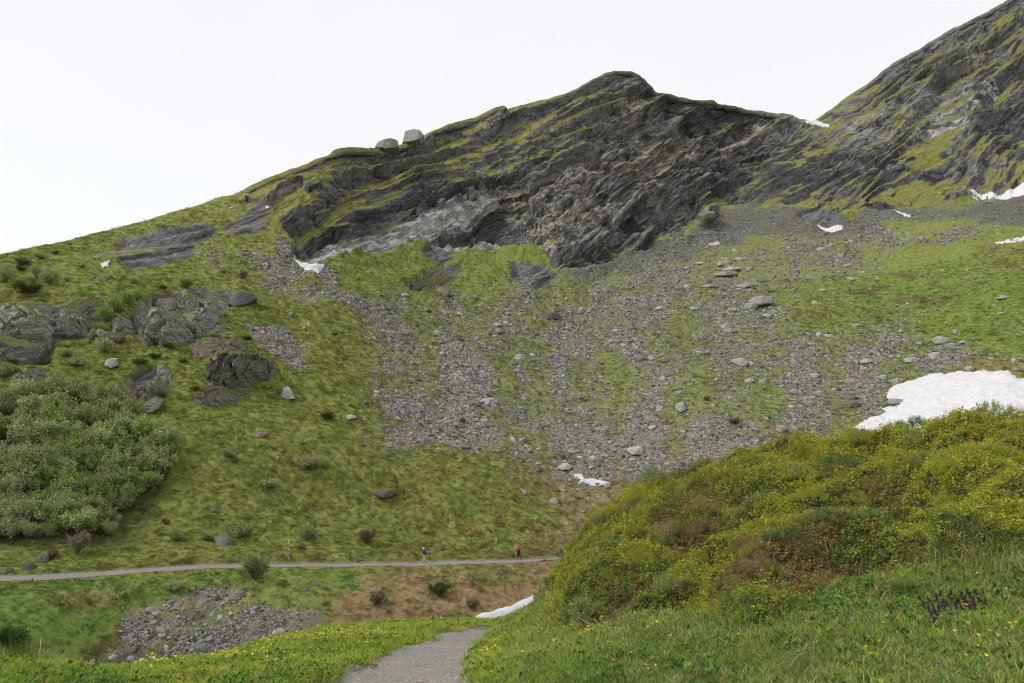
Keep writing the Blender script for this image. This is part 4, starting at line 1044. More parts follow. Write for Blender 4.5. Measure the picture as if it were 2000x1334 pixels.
# ---- loose stones of the scree
sc_w = np.clip(scree, 0, 1) ** 1.3 * (.12 + .88 * sstep(-.55, .25, noise(P0, 2.6, 501) + .6 * noise(P0, 1.1, 502) - .5 * sstep(.25, .6, n2 + .3 * n1))) + .10 * box_blur(scree, 14) * (1 - rk_cliff)
sc_w *= 1 - snow_m; sc_w[isback] = 0; sc_w[FY > NY_at + 14] = 0
prot = [proto("stone", stone_me(k), M_stone_i) for k in range(10)]
q, nn, i, j = sample(FAR, sc_w * np.clip(130 / FAR.P[..., 1], .3, 1.6) ** 1.3, 300000)
sz = np.exp(rng.normal(math.log(.145), .6, len(q))) * np.clip(q[:, 1] / 120, .8, 2.0) ** .7
sz = np.clip(sz, .09, 1.2) * np.where(q[:, 1] < 88, .8, 1)
t = rng.uniform(.25, 1.75, (len(q), 1)) * np.array([[.182, .171, .155]]) * (1 + rng.normal(0, .035, (len(q), 3)))
scatter("scree", q + nn * (sz * .03)[:, None], euler_from(nn + rng.normal(0, .28, q.shape), rng.uniform(0, 6.28, len(q))), sz[:, None] * rng.uniform(.7, 1.25, (len(q), 3)), t, prot)
# fewer stones lying about the grass, soil and dark scree
w_ = .05 * (1 - rock) * (FY < NY_at + 14) * (FY > 395) * (.15 + 1.0 * sstep(0, 1, BROWN * 4) + 2.0 * DARK + .2 * lush * (FX > 1250) + .8 * sstep(.05, .6, scree)) * (1 - HEATH * .85) * (1 - snow_m); w_[isback] = 0
q, nn, i, j = sample(FAR, w_, 15000)
sz = np.clip(np.exp(rng.normal(math.log(.32), .45, len(q))) * np.clip(q[:, 1] / 130, .8, 2.0) ** .7, .15, 1.6)
t = rng.uniform(.7, 1.6, (len(q), 1)) * np.array([[.21, .20, .19]])
t[DARK[i, j] > .4] *= .65
scatter("loose_rubble", q, euler_from(nn + rng.normal(0, .2, q.shape), rng.uniform(0, 6.28, len(q))), sz[:, None] * rng.uniform(.7, 1.2, (len(q), 3)), t, [proto("stone", stone_me(k + 20), M_stone_i) for k in range(8)])

# ---- dwarf shrubs and tufts of the far slope
def clump_me(k):
    g = np.random.default_rng(50 + k)
    c = g.normal(0, 1, (26, 3)) * (.26, .26, .10) + (0, 0, .16)
    V, f, b = leafcloud(c, .13, 90, .06, .6, .6, .4, k)
    V[:, 2] = np.maximum(V[:, 2], 0)
    b = b * 1.0
    return mesh_np("clump", V, f, np.repeat(b[:, None], 3, 1))
veg = (1 - rock) * (1 - np.clip(scree * 1.3, 0, 1)) * (1 - TRAIL) * (1 - DARK * .9) * (FY < NY_at + 12) * (~isback) * (1 - snow_m)
patch = sstep(-.2, .7, n2 * .6 + n1 * .6)
w_ = veg * (.5 + patch * .3 + HEATH * .4) * np.clip(110 / FAR.P[..., 1], .1, 1.5) ** 1.5 * (FAR.P[..., 1] < 260)
q, nn, i, j = sample(FAR, w_, 170000)
cc = col[i, j]
t = cc * rng.uniform(.85, 1.5, (len(q), 1)) * 1.25
dk = rng.random(len(q)) < .08 * patch[i, j] + .06
t[dk] = t[dk] * .3 + np.array([.055, .070, .026]) * .7
gr = rng.random(len(q)) < .12
t[gr] = t[gr] * .3 + np.array([.07, .15, .02]) * .7
sz = np.exp(rng.normal(math.log(.47), .42, len(q))) * np.clip(q[:, 1] / 110, .7, 1.7) ** .6 * np.where(dk, 1.15, .8)
scatter("heath_scrub", q - nn * .03, euler_from(nn * .6 + np.array([0, 0, .6]) + rng.normal(0, .12, q.shape), rng.uniform(0, 6.28, len(q))), sz[:, None] * rng.uniform(.75, 1.25, (len(q), 3)) * np.array([[1.15, 1.15, .7]]), t, [proto("clump", clump_me(k), M_leaf_i) for k in range(6)])

#---PART3---
# ================================================================== BUSHES ON THE FAR SLOPE
def bush_mat(name, tint, trans=.3, dry=.0):
    m, nt, bs, out = mat_new(name)
    nt.nodes.remove(bs)
    vc = N(nt, 'ShaderNodeAttribute', attribute_name='Col'); oi = nt.nodes.new('ShaderNodeObjectInfo')
    rn = N(nt, 'ShaderNodeMapRange'); rn.inputs[3].default_value = .72; rn.inputs[4].default_value = 1.25; nt.links.new(oi.outputs['Random'], rn.inputs[0])
    v = nt.nodes.new('ShaderNodeCombineColor')
    for k in range(3): nt.links.new(rn.outputs[0], v.inputs[k])
    c = mixc(nt, tint, vc.outputs[0], 1.0, 'MULTIPLY'); c = mixc(nt, c, v.outputs[0], 1.0, 'MULTIPLY')
    df = nt.nodes.new('ShaderNodeBsdfDiffuse'); tr = nt.nodes.new('ShaderNodeBsdfTranslucent'); ms = nt.nodes.new('ShaderNodeMixShader'); ms.inputs[0].default_value = trans
    nt.links.new(c, df.inputs[0]); nt.links.new(c, tr.inputs[0]); nt.links.new(df.outputs[0], ms.inputs[1]); nt.links.new(tr.outputs[0], ms.inputs[2]); nt.links.new(ms.outputs[0], out.inputs[0])
    return m
def plain(name, colr, rough=.8):
    m, nt, bs, out = mat_new(name)
    tc = nt.nodes.new('ShaderNodeTexCoord')
    n = noise_node(nt, 6, 5, tc.outputs['Object'])
    c = mixc(nt, colr, ramp(nt, n, [(.3, .75), (.7, 1.2)]), 1.0, 'MULTIPLY')
    nt.links.new(c, bs.inputs['Base Color']); bs.inputs['Roughness'].default_value = rough
    return m
MB = {'alder': bush_mat("alder_leaves", (.285, .345, .14)), 'willow': bush_mat("willow_leaves", (.33, .355, .165)), 'dark': bush_mat("juniper_leaves", (.075, .125, .038), .15),
      'bright': bush_mat("fresh_alder_leaves", (.22, .31, .085)), 'dry': bush_mat("bare_twig_leaves", (.20, .17, .115))}
M_stem = plain("grey_stems", (.13, .11, .09))

def tube(pts, r0, r1, sides=5):
    pts = np.array(pts, float); n = len(pts); V = []; f = []
    for k in range(n):
        d = pts[min(k + 1, n - 1)] - pts[max(k - 1, 0)]; d /= np.linalg.norm(d) + 1e-9
        a = np.cross(d, (0.3, .2, 1)); a /= np.linalg.norm(a) + 1e-9; b = np.cross(d, a)
        r = r0 + (r1 - r0) * k / (n - 1)
        for q in range(sides):
            t = q / sides * 6.2832; V.append(pts[k] + r * (a * math.cos(t) + b * math.sin(t)))
    for k in range(n - 1):
        for q in range(sides):
            f.append((k * sides + q, k * sides + (q + 1) % sides, (k + 1) * sides + (q + 1) % sides, (k + 1) * sides + q))
    return np.array(V), np.array(f)
def join(parts):
    V = []; f = []; o = 0
    for v, q in parts: V.append(v); f.append(q + o); o += len(v)
    return np.concatenate(V), np.concatenate(f)

BUSH = []
for k in range(6):
    g = random.Random(300 + k); nst = 22; stems = []; puffs = []
    for q in range(nst):
        a = g.uniform(0, 6.28); sp = g.uniform(.1, .95) ** .8; h = (1.25 - .55 * sp) * g.uniform(.75, 1.1)
        tip = np.array([math.cos(a) * sp, math.sin(a) * sp, h])
        mid = tip * (.45, .45, .55) + np.array([g.uniform(-.08, .08), g.uniform(-.08, .08), 0])
        stems.append(tube([(g.uniform(-.08, .08), g.uniform(-.08, .08), -.1), mid, tip * .97], .022, .006, 4))
        for s in np.linspace(.35, 1.0, 6):
            p = mid + (tip - mid) * ((s - .35) / .65) if s > .35 else mid
            puffs.append(p + np.array([g.uniform(-.13, .13), g.uniform(-.13, .13), g.uniform(-.06, .06)]) * (1.3 - s * .5))
    V, f, b = leafcloud(np.array(puffs), .10, 3000, .08, 1.0, .6, .38, 40 + k)
    b = b * 1.0
    sv, sf = join(stems)
    BUSH.append((V, f, np.repeat(b[:, None], 3, 1), sv, sf))
def bush_meshes(k):
    V, f, c, sv, sf = BUSH[k]
    return V, f, c, sv, sf
_bm = {}
def bush(x, y, wpx, kind, label, group, name="alder_bush", cat="bush", hk=1.0, sink=.05):
    g, nn = FAR.at(x, y)
    r = wpx * g[1] / F / 2
    k = R.randrange(6)
    key = (k, kind)
    if key not in _bm:
        V, f, c, sv, sf = BUSH[k]
        m1 = mesh_np("foliage", V, f, c); m1.materials.append(MB[kind]); m2 = mesh_np("stems", sv, sf); m2.materials.append(M_stem)
        _bm[key] = (m1, m2)
    e = empty(name, Vector(g) - Vector(nn) * sink * r, R.uniform(0, 6.28))
    e.scale = (r, r, r * hk * R.uniform(.9, 1.1))
    tag(e, label, cat, group)
    for nm, me_ in zip(("foliage", "stems"), _bm[key]):
        o = bpy.data.objects.new(nm, me_); COL.objects.link(o); o.parent = e
    return e

TH = [(-30, 800), (60, 792), (130, 778), (200, 790), (250, 842), (300, 868), (325, 892), (320, 935), (298, 962), (255, 990), (238, 1040), (190, 1068), (110, 1062), (40, 1078), (-30, 1072)]
pts = []
yy = 1074.0
rowk = 0
while yy > 785:
    step = 31 - (1074 - yy) * .03
    for x in np.arange(-24 + (rowk % 2) * step * .5, 330, step):
        xx, y2 = x + R.uniform(-8, 8), yy + R.uniform(-7, 7)
        if sdf(TH, np.array([xx]), np.array([y2]))[0] > 2: pts.append((xx, y2))
    yy -= 21; rowk += 1
TH_S = {}
for k, (x, y) in enumerate(pts):
    edge_top = y < 830
    tone = 'alder' if (R.random() < .6) else ('willow' if R.random() < .5 else 'bright')
    if edge_top: tone = 'willow' if R.random() < .6 else 'alder'
    zone = ("grey-green alder bush along the upper rim of the big thicket" if y < 850 else
            "alder bush on the right-hand rim of the big thicket" if x > 235 else
            "alder bush low in the big thicket, just above the trail bank" if y > 1010 else
            "alder bush crowded in the middle of the big thicket")
    bush(x, y, R.uniform(42, 88), tone, zone, "alder bushes of the big thicket", hk=1.15)
ISO = [(600, 918, 78, 'willow', "broadest lone willow bush on the open heath"), (468, 1050, 66, 'willow', "full round willow bush above the trail left of the signpost"),
       (640, 822, 36, 'dark', "dark low bush beside the pale stone on the shoulder"), (450, 896, 46, 'willow', "greyish willow bush right of the thicket's edge"), (525, 954, 46, 'willow', "thin willow bush below the broadest lone one"),
       (600, 1057, 44, 'alder', "green bush above the trail right of the signpost"), (720, 1066, 46, 'dry', "twiggy brown bush above the trail left of the first hiker"), (345, 1060, 34, 'alder', "small bush at the foot of the heath right of the thicket"),
       (407, 1063, 30, 'dry', "low brownish bush beside the streaked rock bank"), (498, 1138, 66, 'willow', "bush on the bank hiding part of the trail edge"), (340, 1156, 54, 'willow', "round bush on the green bank below the trail"),
       (26, 1262, 90, 'dark', "dark bush at the left edge above the meadow rim"), (735, 1184, 46, 'dry', "bare twiggy bush on the brown bank"), (855, 1160, 60, 'dark', "low dark green mound bush on the brown bank"), (925, 1187, 30, 'dry', "small bare bush near the snow tongue"),
       (474, 546, 30, 'dry', "grey leafless bush under the upper scree"), (438, 536, 14, 'willow', "tiny bush left of the grey leafless bush"), (655, 655, 16, 'dark', "dark tuft bush right of the small scree"),
       (745, 582, 12, 'dark', "small dark bush, left of a pair on the upper green slope"), (838, 616, 16, 'dark', "small dark bush, lower of a pair on the upper green slope"), (877, 585, 16, 'bright', "small green bush beside the first scree streak"),
       (55, 577, 64, 'dark', "big dark green pine scrub above the wide grey cliff block"), (95, 555, 46, 'alder', "green bush right behind the big dark pine scrub"), (38, 530, 26, 'dark', "dark bush behind the big pine scrub"), (72, 540, 40, 'alder', "green bush between the dark ones on the upper left"),
       (104, 538, 22, 'dark', "small dark bush at the right end of the upper left group"), (10, 560, 50, 'alder', "green bush at the left frame edge above the cliff block"), (130, 548, 20, 'willow', "small pale bush on the grass of the upper left"), (160, 526, 18, 'willow', "pale bush left of the tiny snow spot"),
       (8, 530, 46, 'willow', "grey-green bush at the left edge below the skyline"), (45, 520, 44, 'willow', "grey-green bush second from the left below the skyline"), (80, 512, 36, 'willow', "grey-green bush in the band below the skyline, above the dark pair"), (112, 503, 30, 'willow', "topmost grey-green bush of the band below the skyline"),
       (245, 604, 44, 'bright', "bright green bush at the top of the shrubby gully"), (225, 615, 44, 'bright', "bright green bush second from the top of the shrubby gully"), (206, 628, 46, 'bright', "bright green bush halfway down the shrubby gully"), (190, 644, 44, 'bright', "bright green bush above the slanting slab's foot"),
       (182, 664, 38, 'willow', "duller bush at the bottom of the shrubby gully"), (268, 592, 36, 'bright', "bright bush touching the dark wedge of rock"), (230, 672, 40, 'dry', "brownish bush below the slanting slab"), (262, 558, 26, 'willow', "small bush on the grass above the outcrops"),
       (320, 566, 20, 'dark', "dark bush on top of the mossy knob"), (362, 560, 34, 'bright', "green bush growing on the top of the rock cluster"), (372, 648, 36, 'willow', "bush at the foot of the crack beside the largest outcrop"), (338, 680, 40, 'willow', "dull bush below the largest outcrop"),
       (420, 668, 28, 'dark', "small dark pine above the pale pinkish slab"), (484, 664, 26, 'dark', "small dark pine behind the mossy ledge"), (270, 712, 36, 'dark', "dark pine scrub left above the pointed fin"), (304, 704, 32, 'dark', "dark pine scrub right above the pointed fin"),
       (356, 708, 22, 'dark', "small dark pine in the grass between fin and tilted block"), (318, 778, 34, 'dark', "dark pine scrub at the right foot of the pointed fin"), (285, 742, 22, 'bright', "green bush between the reddish crag and the fin"), (380, 762, 26, 'dark', "dark bush left of the tilted block's footing"),
       (150, 718, 46, 'willow', "dull bush on the slope right of the smooth lower slab"), (128, 700, 40, 'willow', "dull bush nearest the smooth lower slab"), (205, 695, 50, 'willow', "wide dull bush above the small pale rock"), (85, 712, 28, 'dark', "dark pine scrub above the speckled pale outcrop"),
       (105, 745, 36, 'alder', "green bush right of the speckled pale outcrop"), (10, 742, 50, 'alder', "green bush left of the speckled pale outcrop"), (150, 770, 60, 'willow', "tall willow bush rising above the thicket's crown"), (200, 782, 56, 'willow', "pale willow bush at the thicket's top right shoulder"),
       (95, 790, 60, 'willow', "pale willow bush at the thicket's top left"), (40, 800, 60, 'alder', "alder bush at the thicket's far top left"), (240, 800, 46, 'willow', "willow bush under the reddish crag"), (325, 1025, 22, 'dry', "small brown bush on the pinkish earth right of the thicket"), (150, 1085, 60, 'dry', "brownish shrub on the bank at the thicket's foot"),
       (100, 1090, 30, 'dry', "brownish twigs beside the slanting trailside rock"), (590, 1074, 26, 'dry', "reddish brown low bush behind the signpost"), (560, 1000, 24, 'willow', "faint bush below the thin willow bush"), (1380, 786, 16, 'dry', "dry tuft bush left of the right-hand scree"), (1437, 830, 34, 'dry', "dry brown bush on the lower edge of the green hummock")]
for x, y, w_px, kd, lab in ISO:
    nm = "pine_scrub" if 'pine' in lab else ("willow_bush" if kd == 'willow' else ("dry_bush" if kd == 'dry' else "alder_bush"))
    bush(x, y, w_px * .95, kd, lab, "single bushes on the mountainside", nm, sink=.10, hk=.8 if (kd == 'dark' or 'low' in lab or 'mound' in lab) else 1.25)

# ================================================================== NEAR VEGETATION
def blade_me(k, n=13, h=.12, lean=.5, w=.0035, spread=.035, droop=1.0, colvar=.25):
    g = np.random.default_rng(500 + k); V = []; f = []; b = []
    for q in range(n):
        a = g.uniform(0, 6.283); L = h * g.uniform(.55, 1.2); ln = lean * g.uniform(.3, 1.2); o = np.array([g.normal() * spread, g.normal() * spread, -.01])
        dirv = np.array([math.cos(a), math.sin(a), 0]); sd2 = np.array([-math.sin(a), math.cos(a), 0]) * w * g.uniform(.7, 1.4)
        base = len(V)
        for s in (0, .4, .75, 1.0):
            p = o + np.array([0, 0, 1]) * L * (s - .22 * droop * s * s * ln * 1.5) + dirv * L * ln * s ** 1.7
            ww = (1 - s) ** .6
            V += [p - sd2 * ww, p + sd2 * ww]
        for s in range(3): f.append((base + 2 * s, base + 2 * s + 1, base + 2 * s + 3, base + 2 * s + 2))
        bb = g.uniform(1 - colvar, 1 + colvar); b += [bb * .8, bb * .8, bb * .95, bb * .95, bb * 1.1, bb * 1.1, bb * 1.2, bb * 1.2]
    b = np.array(b)
    return mesh_np("tuft", V, f, np.stack([b * 1.03, b, b * .95], 1))
def sprig_me(k, n=46, h=.15, leaf=.021, aspect=.62, r=.055):
    g = np.random.default_rng(700 + k); c = []
    for q in range(6):
        a = g.uniform(0, 6.28); tip = np.array([math.cos(a) * r * g.uniform(.3, 1.3), math.sin(a) * r * g.uniform(.3, 1.3), h * g.uniform(.7, 1.1)])
        for s in np.linspace(.15, 1, 7): c.append(tip * s)
    V, f, b = leafcloud(np.array(c), leaf, n, .006, .9, aspect, .22, 700 + k)
    z = np.clip(V[:, 2] / h, 0, 1.1)
    # young leaves at the shoot tips are yellower than the old ones below
    cc_ = np.stack([b * (.75 + .4 * z), b * (.8 + .3 * z), b * (.9 + .05 * z)], 1)
    return mesh_np("sprig", V, f, cc_)
def rosette_me(k, n=9, L=.045, w=.5):
    g = np.random.default_rng(800 + k); V = []; f = []; b = []
    for q in range(n):
        a = g.uniform(0, 6.283); el = g.uniform(.1, .9); d = np.array([math.cos(a) * math.cos(el), math.sin(a) * math.cos(el), math.sin(el)]); s = np.array([-math.sin(a), math.cos(a), 0])
        l = L * g.uniform(.6, 1.2); o = d * l * .5; W2_ = l * w * .5; i0 = len(V)
        V += [o, o + d * l * .3 + s * W2_ * .8, o + d * l * .7 + s * W2_, o + d * l * 1.1, o + d * l * .7 - s * W2_, o + d * l * .3 - s * W2_ * .8]
        f += [(i0, i0 + 1, i0 + 2, i0 + 3), (i0, i0 + 3, i0 + 4, i0 + 5)]; b += [g.uniform(.75, 1.3)] * 6
    return mesh_np("rosette", V, f, np.repeat(np.array(b)[:, None], 3, 1))

dN = NEARS.P[..., 1]
lod = np.clip(7.0 / np.maximum(dN, 1.2), .12, 1.15) ** 1.25
infr = ((NY < 1900) & (NX > -420) & (NX < 3500)) | NBk & (dN < 45) & (NX > -420) & (NX < 3500)
infr = infr.astype(float) * np.where(NBk, .35, 1) * np.where((NX > -100) & (NX < 2100) & (NY < 1440), 1, .4)
mead = (1 - foot) ** 2 * (1 - knoll)
gz = noise(NP0, 1.6, 401) + .6 * noise(NP0, .5, 402); gz2 = noise(NP0, .8, 403)
bareg = sstep(.38, .75, gz2 + .3 * noise(NP0, .3, 404)) * (NX > 1150)
# grass
q, nn, i, j = sample(NEARS, mead * infr * lod * (1 - .9 * bareg), 98000)
base = np.array([.200, .285, .055]); alt = np.array([.285, .320, .085]); drk = np.array([.12, .215, .04])
u = np.clip(.5 + .6 * gz[i, j], 0, 1)[:, None]
t = (base * (1 - u) + alt * u) * rng.uniform(.7, 1.3, (len(q), 1))
m_ = rng.random(len(q)) < .2; t[m_] = drk * rng.uniform(.8, 1.2, (m_.sum(), 1))
lft = (NX[i, j] < 1000)[:, None]
t = np.where(lft, t * np.array([1.2, 1.22, .8]), t)
m_ = rng.random(len(q)) < (.06 + .10 * (NX[i, j] > 1200) + .35 * bareg[i, j]); t[m_] = np.array([.34, .30, .17]) * rng.uniform(.7, 1.3, (m_.sum(), 1))
sz = rng.uniform(.6, 1.25, len(q)) * np.clip(q[:, 1] / 7, .8, 1.9) ** .7 * np.where(NX[i, j] < 1000, .8, 1)
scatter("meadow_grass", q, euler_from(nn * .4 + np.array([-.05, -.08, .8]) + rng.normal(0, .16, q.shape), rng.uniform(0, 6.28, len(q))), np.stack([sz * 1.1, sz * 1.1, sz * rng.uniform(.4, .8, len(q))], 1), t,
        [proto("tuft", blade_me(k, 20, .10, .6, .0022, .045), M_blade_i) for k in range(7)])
# broad-leaved herbs between the grass
q, nn, i, j = sample(NEARS, mead * infr * lod * (.35 + sstep(0, .8, -gz2)), 33000)
t = np.array([[.11, .20, .045]]) * rng.uniform(.6, 1.4, (len(q), 1)) * np.array([1, 1, 1]) * np.where(rng.random((len(q), 1)) < .25, np.array([[1.5, 1.25, 1.0]]), 1)
sz = rng.uniform(.6, 1.3, len(q)) * np.clip(q[:, 1] / 7, .8, 1.8) ** .6
scatter("meadow_herbs_leaves", q + nn * .02, euler_from(nn + rng.normal(0, .2, q.shape), rng.uniform(0, 6.28, len(q))), sz[:, None] * np.ones((1, 3)), t, [proto("rosette", rosette_me(k, 8, .030, .6), M_leaf_i) for k in range(5)])
# heath of bilberry and heather on the knoll
kn = knoll.copy(); kn[NBk] = (NX[NBk] > 1095) * 1.0
zq = noise(NP0, 2.2, 411) + .5 * noise(NP0, .8, 412); zr = noise(NP0, 1.5, 413) + .5 * noise(NP0, .6, 414)
BR = [[(1290, 1010), (1480, 960), (1520, 1010), (1420, 1080), (1300, 1130), (1260, 1080)], [(1440, 1090), (1620, 1060), (1640, 1110), (1600, 1190), (1480, 1220), (1400, 1180)], [(1190, 1180), (1250, 1160), (1270, 1240), (1210, 1240)], [(1700, 1000), (1800, 990), (1800, 1050), (1700, 1060)], [(1640, 940), (1720, 940), (1710, 980), (1640, 980)]]
brn = np.zeros(NX.shape, np.float32)
for p_ in BR: brn = np.maximum(brn, pmask(p_, NX + 20 * noise(NP0, .7, 415), NY + 16 * noise(NP0, .6, 416), 18, nw, 16))
YL = [[(1480, 880), (1700, 855), (2000, 830), (2100, 960), (2100, 1040), (1800, 960), (1500, 950)], [(1300, 1180), (1400, 1170), (1460, 1240), (1330, 1240)], [(1230, 1080), (1290, 1060), (1340, 1130), (1240, 1140)], [(1880, 1010), (2100, 980), (2100, 1080), (1900, 1080)]]
yel = np.zeros(NX.shape, np.float32)
for p_ in YL: yel = np.maximum(yel, pmask(p_, NX + 20 * noise(NP0, .7, 417), NY + 16 * noise(NP0, .6, 418), 26, nw, 18))
grs = sstep(.75, 1.15, zr + .2) * (1 - yel * .6) * (1 - brn)
w_ = kn * infr * np.clip(9 / np.maximum(dN, 1.5), .2, 1.2) ** 1.2 * (1 - .75 * grs)
q, nn, i, j = sample(NEARS, w_, 102000)
z = zq[i, j] + .22 + rng.normal(0, .22, len(q)); y_ = yel[i, j]; b_ = brn[i, j]
pal = np.array([[.285, .315, .045], [.32, .30, .048], [.20, .25, .048], [.20, .14, .075], [.13, .16, .055], [.28, .18, .055]])
ch = np.where(z > .35, 0, np.where(z > -.1, 2, np.where(z > -.5, 4, 3)))
r_ = rng.random(len(q))
ch = np.where((y_ > .4) & (r_ < .75), np.where(rng.random(len(q)) < .72, 0, 1), ch)
ch = np.where((b_ > .4) & (r_ < .28), np.where(rng.random(len(q)) < .7, 3, 5), ch)
ch = np.where(rng.random(len(q)) < .14, rng.integers(0, 6, len(q)), ch)
t = pal[ch] * rng.uniform(.9, 1.3, (len(q), 1))
sz = rng.uniform(.75, 1.3, len(q)) * np.clip(q[:, 1] / 9, .85, 1.5) ** .7
scatter("heath_undergrowth", q - nn * .02, euler_from(nn * .7 + np.array([0, 0, .5]) + rng.normal(0, .25, q.shape), rng.uniform(0, 6.28, len(q))), sz[:, None] * np.stack([rng.uniform(.9, 1.4, len(q))] * 2 + [rng.uniform(.5, .85, len(q))], 1), t,
        [proto("sprig", sprig_me(k), M_leaf_i) for k in range(8)])
q, nn, i, j = sample(NEARS, kn * infr * lod * (.05 + grs), 7000)
t = np.where(rng.random((len(q), 1)) < .3, np.array([[.27, .23, .13]]), np.array([[.12, .175, .038]])) * rng.uniform(.75, 1.25, (len(q), 1))
sz = rng.uniform(.6, 1.05, len(q))
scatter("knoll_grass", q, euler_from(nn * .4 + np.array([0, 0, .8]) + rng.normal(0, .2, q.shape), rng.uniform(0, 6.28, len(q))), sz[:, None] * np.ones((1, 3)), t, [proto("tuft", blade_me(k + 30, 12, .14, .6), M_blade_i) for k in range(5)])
# gravel along the footpath
edge_w = np.clip(foot * 1.2, 0, 1) * (.35 + 1.6 * sstep(.2, .8, noise(NP0, .8, 421) + np.abs(2 * foot - 1) * 0)) * (NY < 1420) * ~NBk
q, nn, i, j = sample(NEARS, edge_w * lod * (1 + 2.5 * sstep(.3, 0, np.abs(foot - .75))), 30000)
sz = np.exp(rng.normal(math.log(.013), .4, len(q)))
t = rng.uniform(.6, 1.6, (len(q), 1)) * np.array([[.25, .225, .20]])
scatter("gravel", q + nn * .004, euler_from(nn + rng.normal(0, .25, q.shape), rng.uniform(0, 6.28, len(q))), sz[:, None] * rng.uniform(.7, 1.2, (len(q), 3)), t, [proto("stone", stone_me(k + 40, 1), M_stone_i) for k in range(5)])

# ---- flowers
M_yel = plain("buttercup_petals", (.78, .56, .015), .45); M_pale = plain("cowslip_petals", (.80, .72, .16), .5)
M_pur = plain("purple_petals", (.06, .032, .06), .7); M_blu = plain("violet_petals", (.12, .05, .45), .5); M_green = plain("flower_stalk", (.10, .17, .04))
def bloom(n=5, r=.011, cup=.5):
    V = [(0, 0, 0)]; f = []
    for q in range(n):
        a0 = q / n * 6.283; d = lambda a, rr, z: (math.cos(a) * rr, math.sin(a) * rr, z)
        i0 = len(V); V += [d(a0 - .45, r * .7, r * cup * .5), d(a0 - .3, r * 1.05, r * cup), d(a0 + .3, r * 1.05, r * cup), d(a0 + .45, r * .7, r * cup * .5)]
        f += [(0, i0, i0 + 1, i0 + 2), (0, i0 + 2, i0 + 3, 0)]
    f = [tuple(x[:3]) if x[3] == x[0] else x for x in f]
    me = bpy.data.meshes.new("petals"); me.from_pydata([tuple(v) for v in V], [], f); me.update()
    return me
def pet(mat, **k):
    me = bloom(**k); me.materials.append(mat); return me
sv, sf = tube([(0, 0, -.13), (.006, .004, -.06), (0, 0, 0)], .0014, .001, 4)
ME_STALK = mesh_np("stalk", sv, sf); ME_STALK.materials.append(M_green)
ME_YEL = [pet(M_yel, n=5, r=.012, cup=c_) for c_ in (.3, .6, .9)]
ME_PALE = [pet(M_pale, n=5, r=.012, cup=c_) for c_ in (.6, 1.0)]
ME_BLU = pet(M_blu, n=5, r=.016, cup=.7)
def flower(S, P, nn, me_, name, lab, cat, grp, s=1.0, hgt=.11):
    e = empty(name, Vector(P) + Vector((0, 0, hgt * s * R.uniform(.8, 1.25))), R.uniform(0, 6.28)); e.rotation_euler = (R.uniform(-.5, .2), R.uniform(-.4, .4), R.uniform(0, 6.28)); e.scale = (s,) * 3
    tag(e, lab, cat, grp)
    for nm, m_ in (("petals", me_), ("stalk", ME_STALK)):
        o = bpy.data.objects.new(nm, m_); COL.objects.link(o); o.parent = e
SPOT = [(1707, 1120), (1721, 1122), (1705, 1131), (1765, 1149), (1853, 1070), (1850, 1095), (1740, 1112), (1750, 1110), (1737, 1231), (1759, 1243), (1731, 1250), (1887, 1201), (1858, 1182), (1876, 1180), (1965, 1249), (1975, 1228), (1972, 1236), (1985, 1228), (1953, 1235), (1947, 1253), (1950, 1254), (1866, 1259), (1860, 1256), (1933, 1256),
        (1915, 1274), (1918, 1268), (1912, 1279), (1889, 1302), (1934, 1331), (1724, 1288), (1692, 1296), (1706, 1299), (1695, 1290), (1728, 1292), (1447, 1272), (1910, 1137), (1866, 1137), (1640, 1208), (1668, 1205), (1350, 1300), (1240, 1315), (1265, 1335), (1283, 1333), (1205, 1333), (1173, 1284), (1160, 1330), (1270, 1328), (1228, 1293), (1202, 1312)]
for x, y in SPOT:
    P, nn = NEARS.at(x, y + 8); flower(NEARS, P, nn, R.choice(ME_YEL), "buttercup", "yellow buttercup on the near grassy slope at the foot of the knoll", "flower", "buttercups at the foot of the knoll", R.uniform(.6, .85))
FR = [(965, 1225), (1060, 1190), (1100, 1200), (1200, 1262), (1330, 1280), (1300, 1334), (940, 1334), (935, 1285)]
w_ = pmask(FR, NX, NY, 8) * (1 - foot) * (.3 + sstep(0, .6, gz2))
q, nn, i, j = sample(NEARS, w_ * (dN < 21), 120)
for a, b in zip(q, nn): flower(NEARS, a, b, R.choice(ME_YEL), "buttercup", "small yellow buttercup in the grass right of the footpath", "flower", "buttercups right of the footpath", R.uniform(1.0, 1.5), .08)
FL = [(250, 1334), (300, 1300), (430, 1285), (520, 1262), (700, 1222), (860, 1210), (870, 1222), (760, 1262), (640, 1290), (520, 1334)]
wl = pmask(FL, NX, NY, 6) * (1 - foot) * (1 - knoll) * (.15 + sstep(-.1, .7, noise(NP0, .9, 431) + .3 * noise(NP0, .3, 432)))
q, nn, i, j = sample(NEARS, wl * (dN < 16), 130)
for a, b in zip(q, nn): flower(NEARS, a, b, R.choice(ME_YEL + ME_PALE), "buttercup", "yellow flower in the bright meadow left of the footpath", "flower", "yellow flowers of the left meadow", R.uniform(.95, 1.4), .09)
mm_ = bloom(5, .013, .5); mm_.materials.append(M_yel); mm2 = bloom(5, .013, .9); mm2.materials.append(M_pale)
po = [bpy.data.objects.new("bloom", mm_), bpy.data.objects.new("bloom", mm2)]
q, nn, i, j = sample(NEARS, wl * (1 + 2.5 * sstep(1290, 1240, NY)), 4200)
scatter("tiny_yellow_flowers", q + np.array([0, 0, 1]) * rng.uniform(.05, .12, (len(q), 1)), euler_from(np.array([0, -.4, 1.0]) + rng.normal(0, .35, q.shape), rng.uniform(0, 6.28, len(q))), rng.uniform(.8, 1.45, (len(q), 1)) * np.ones((1, 3)), np.ones((len(q), 3)), po)
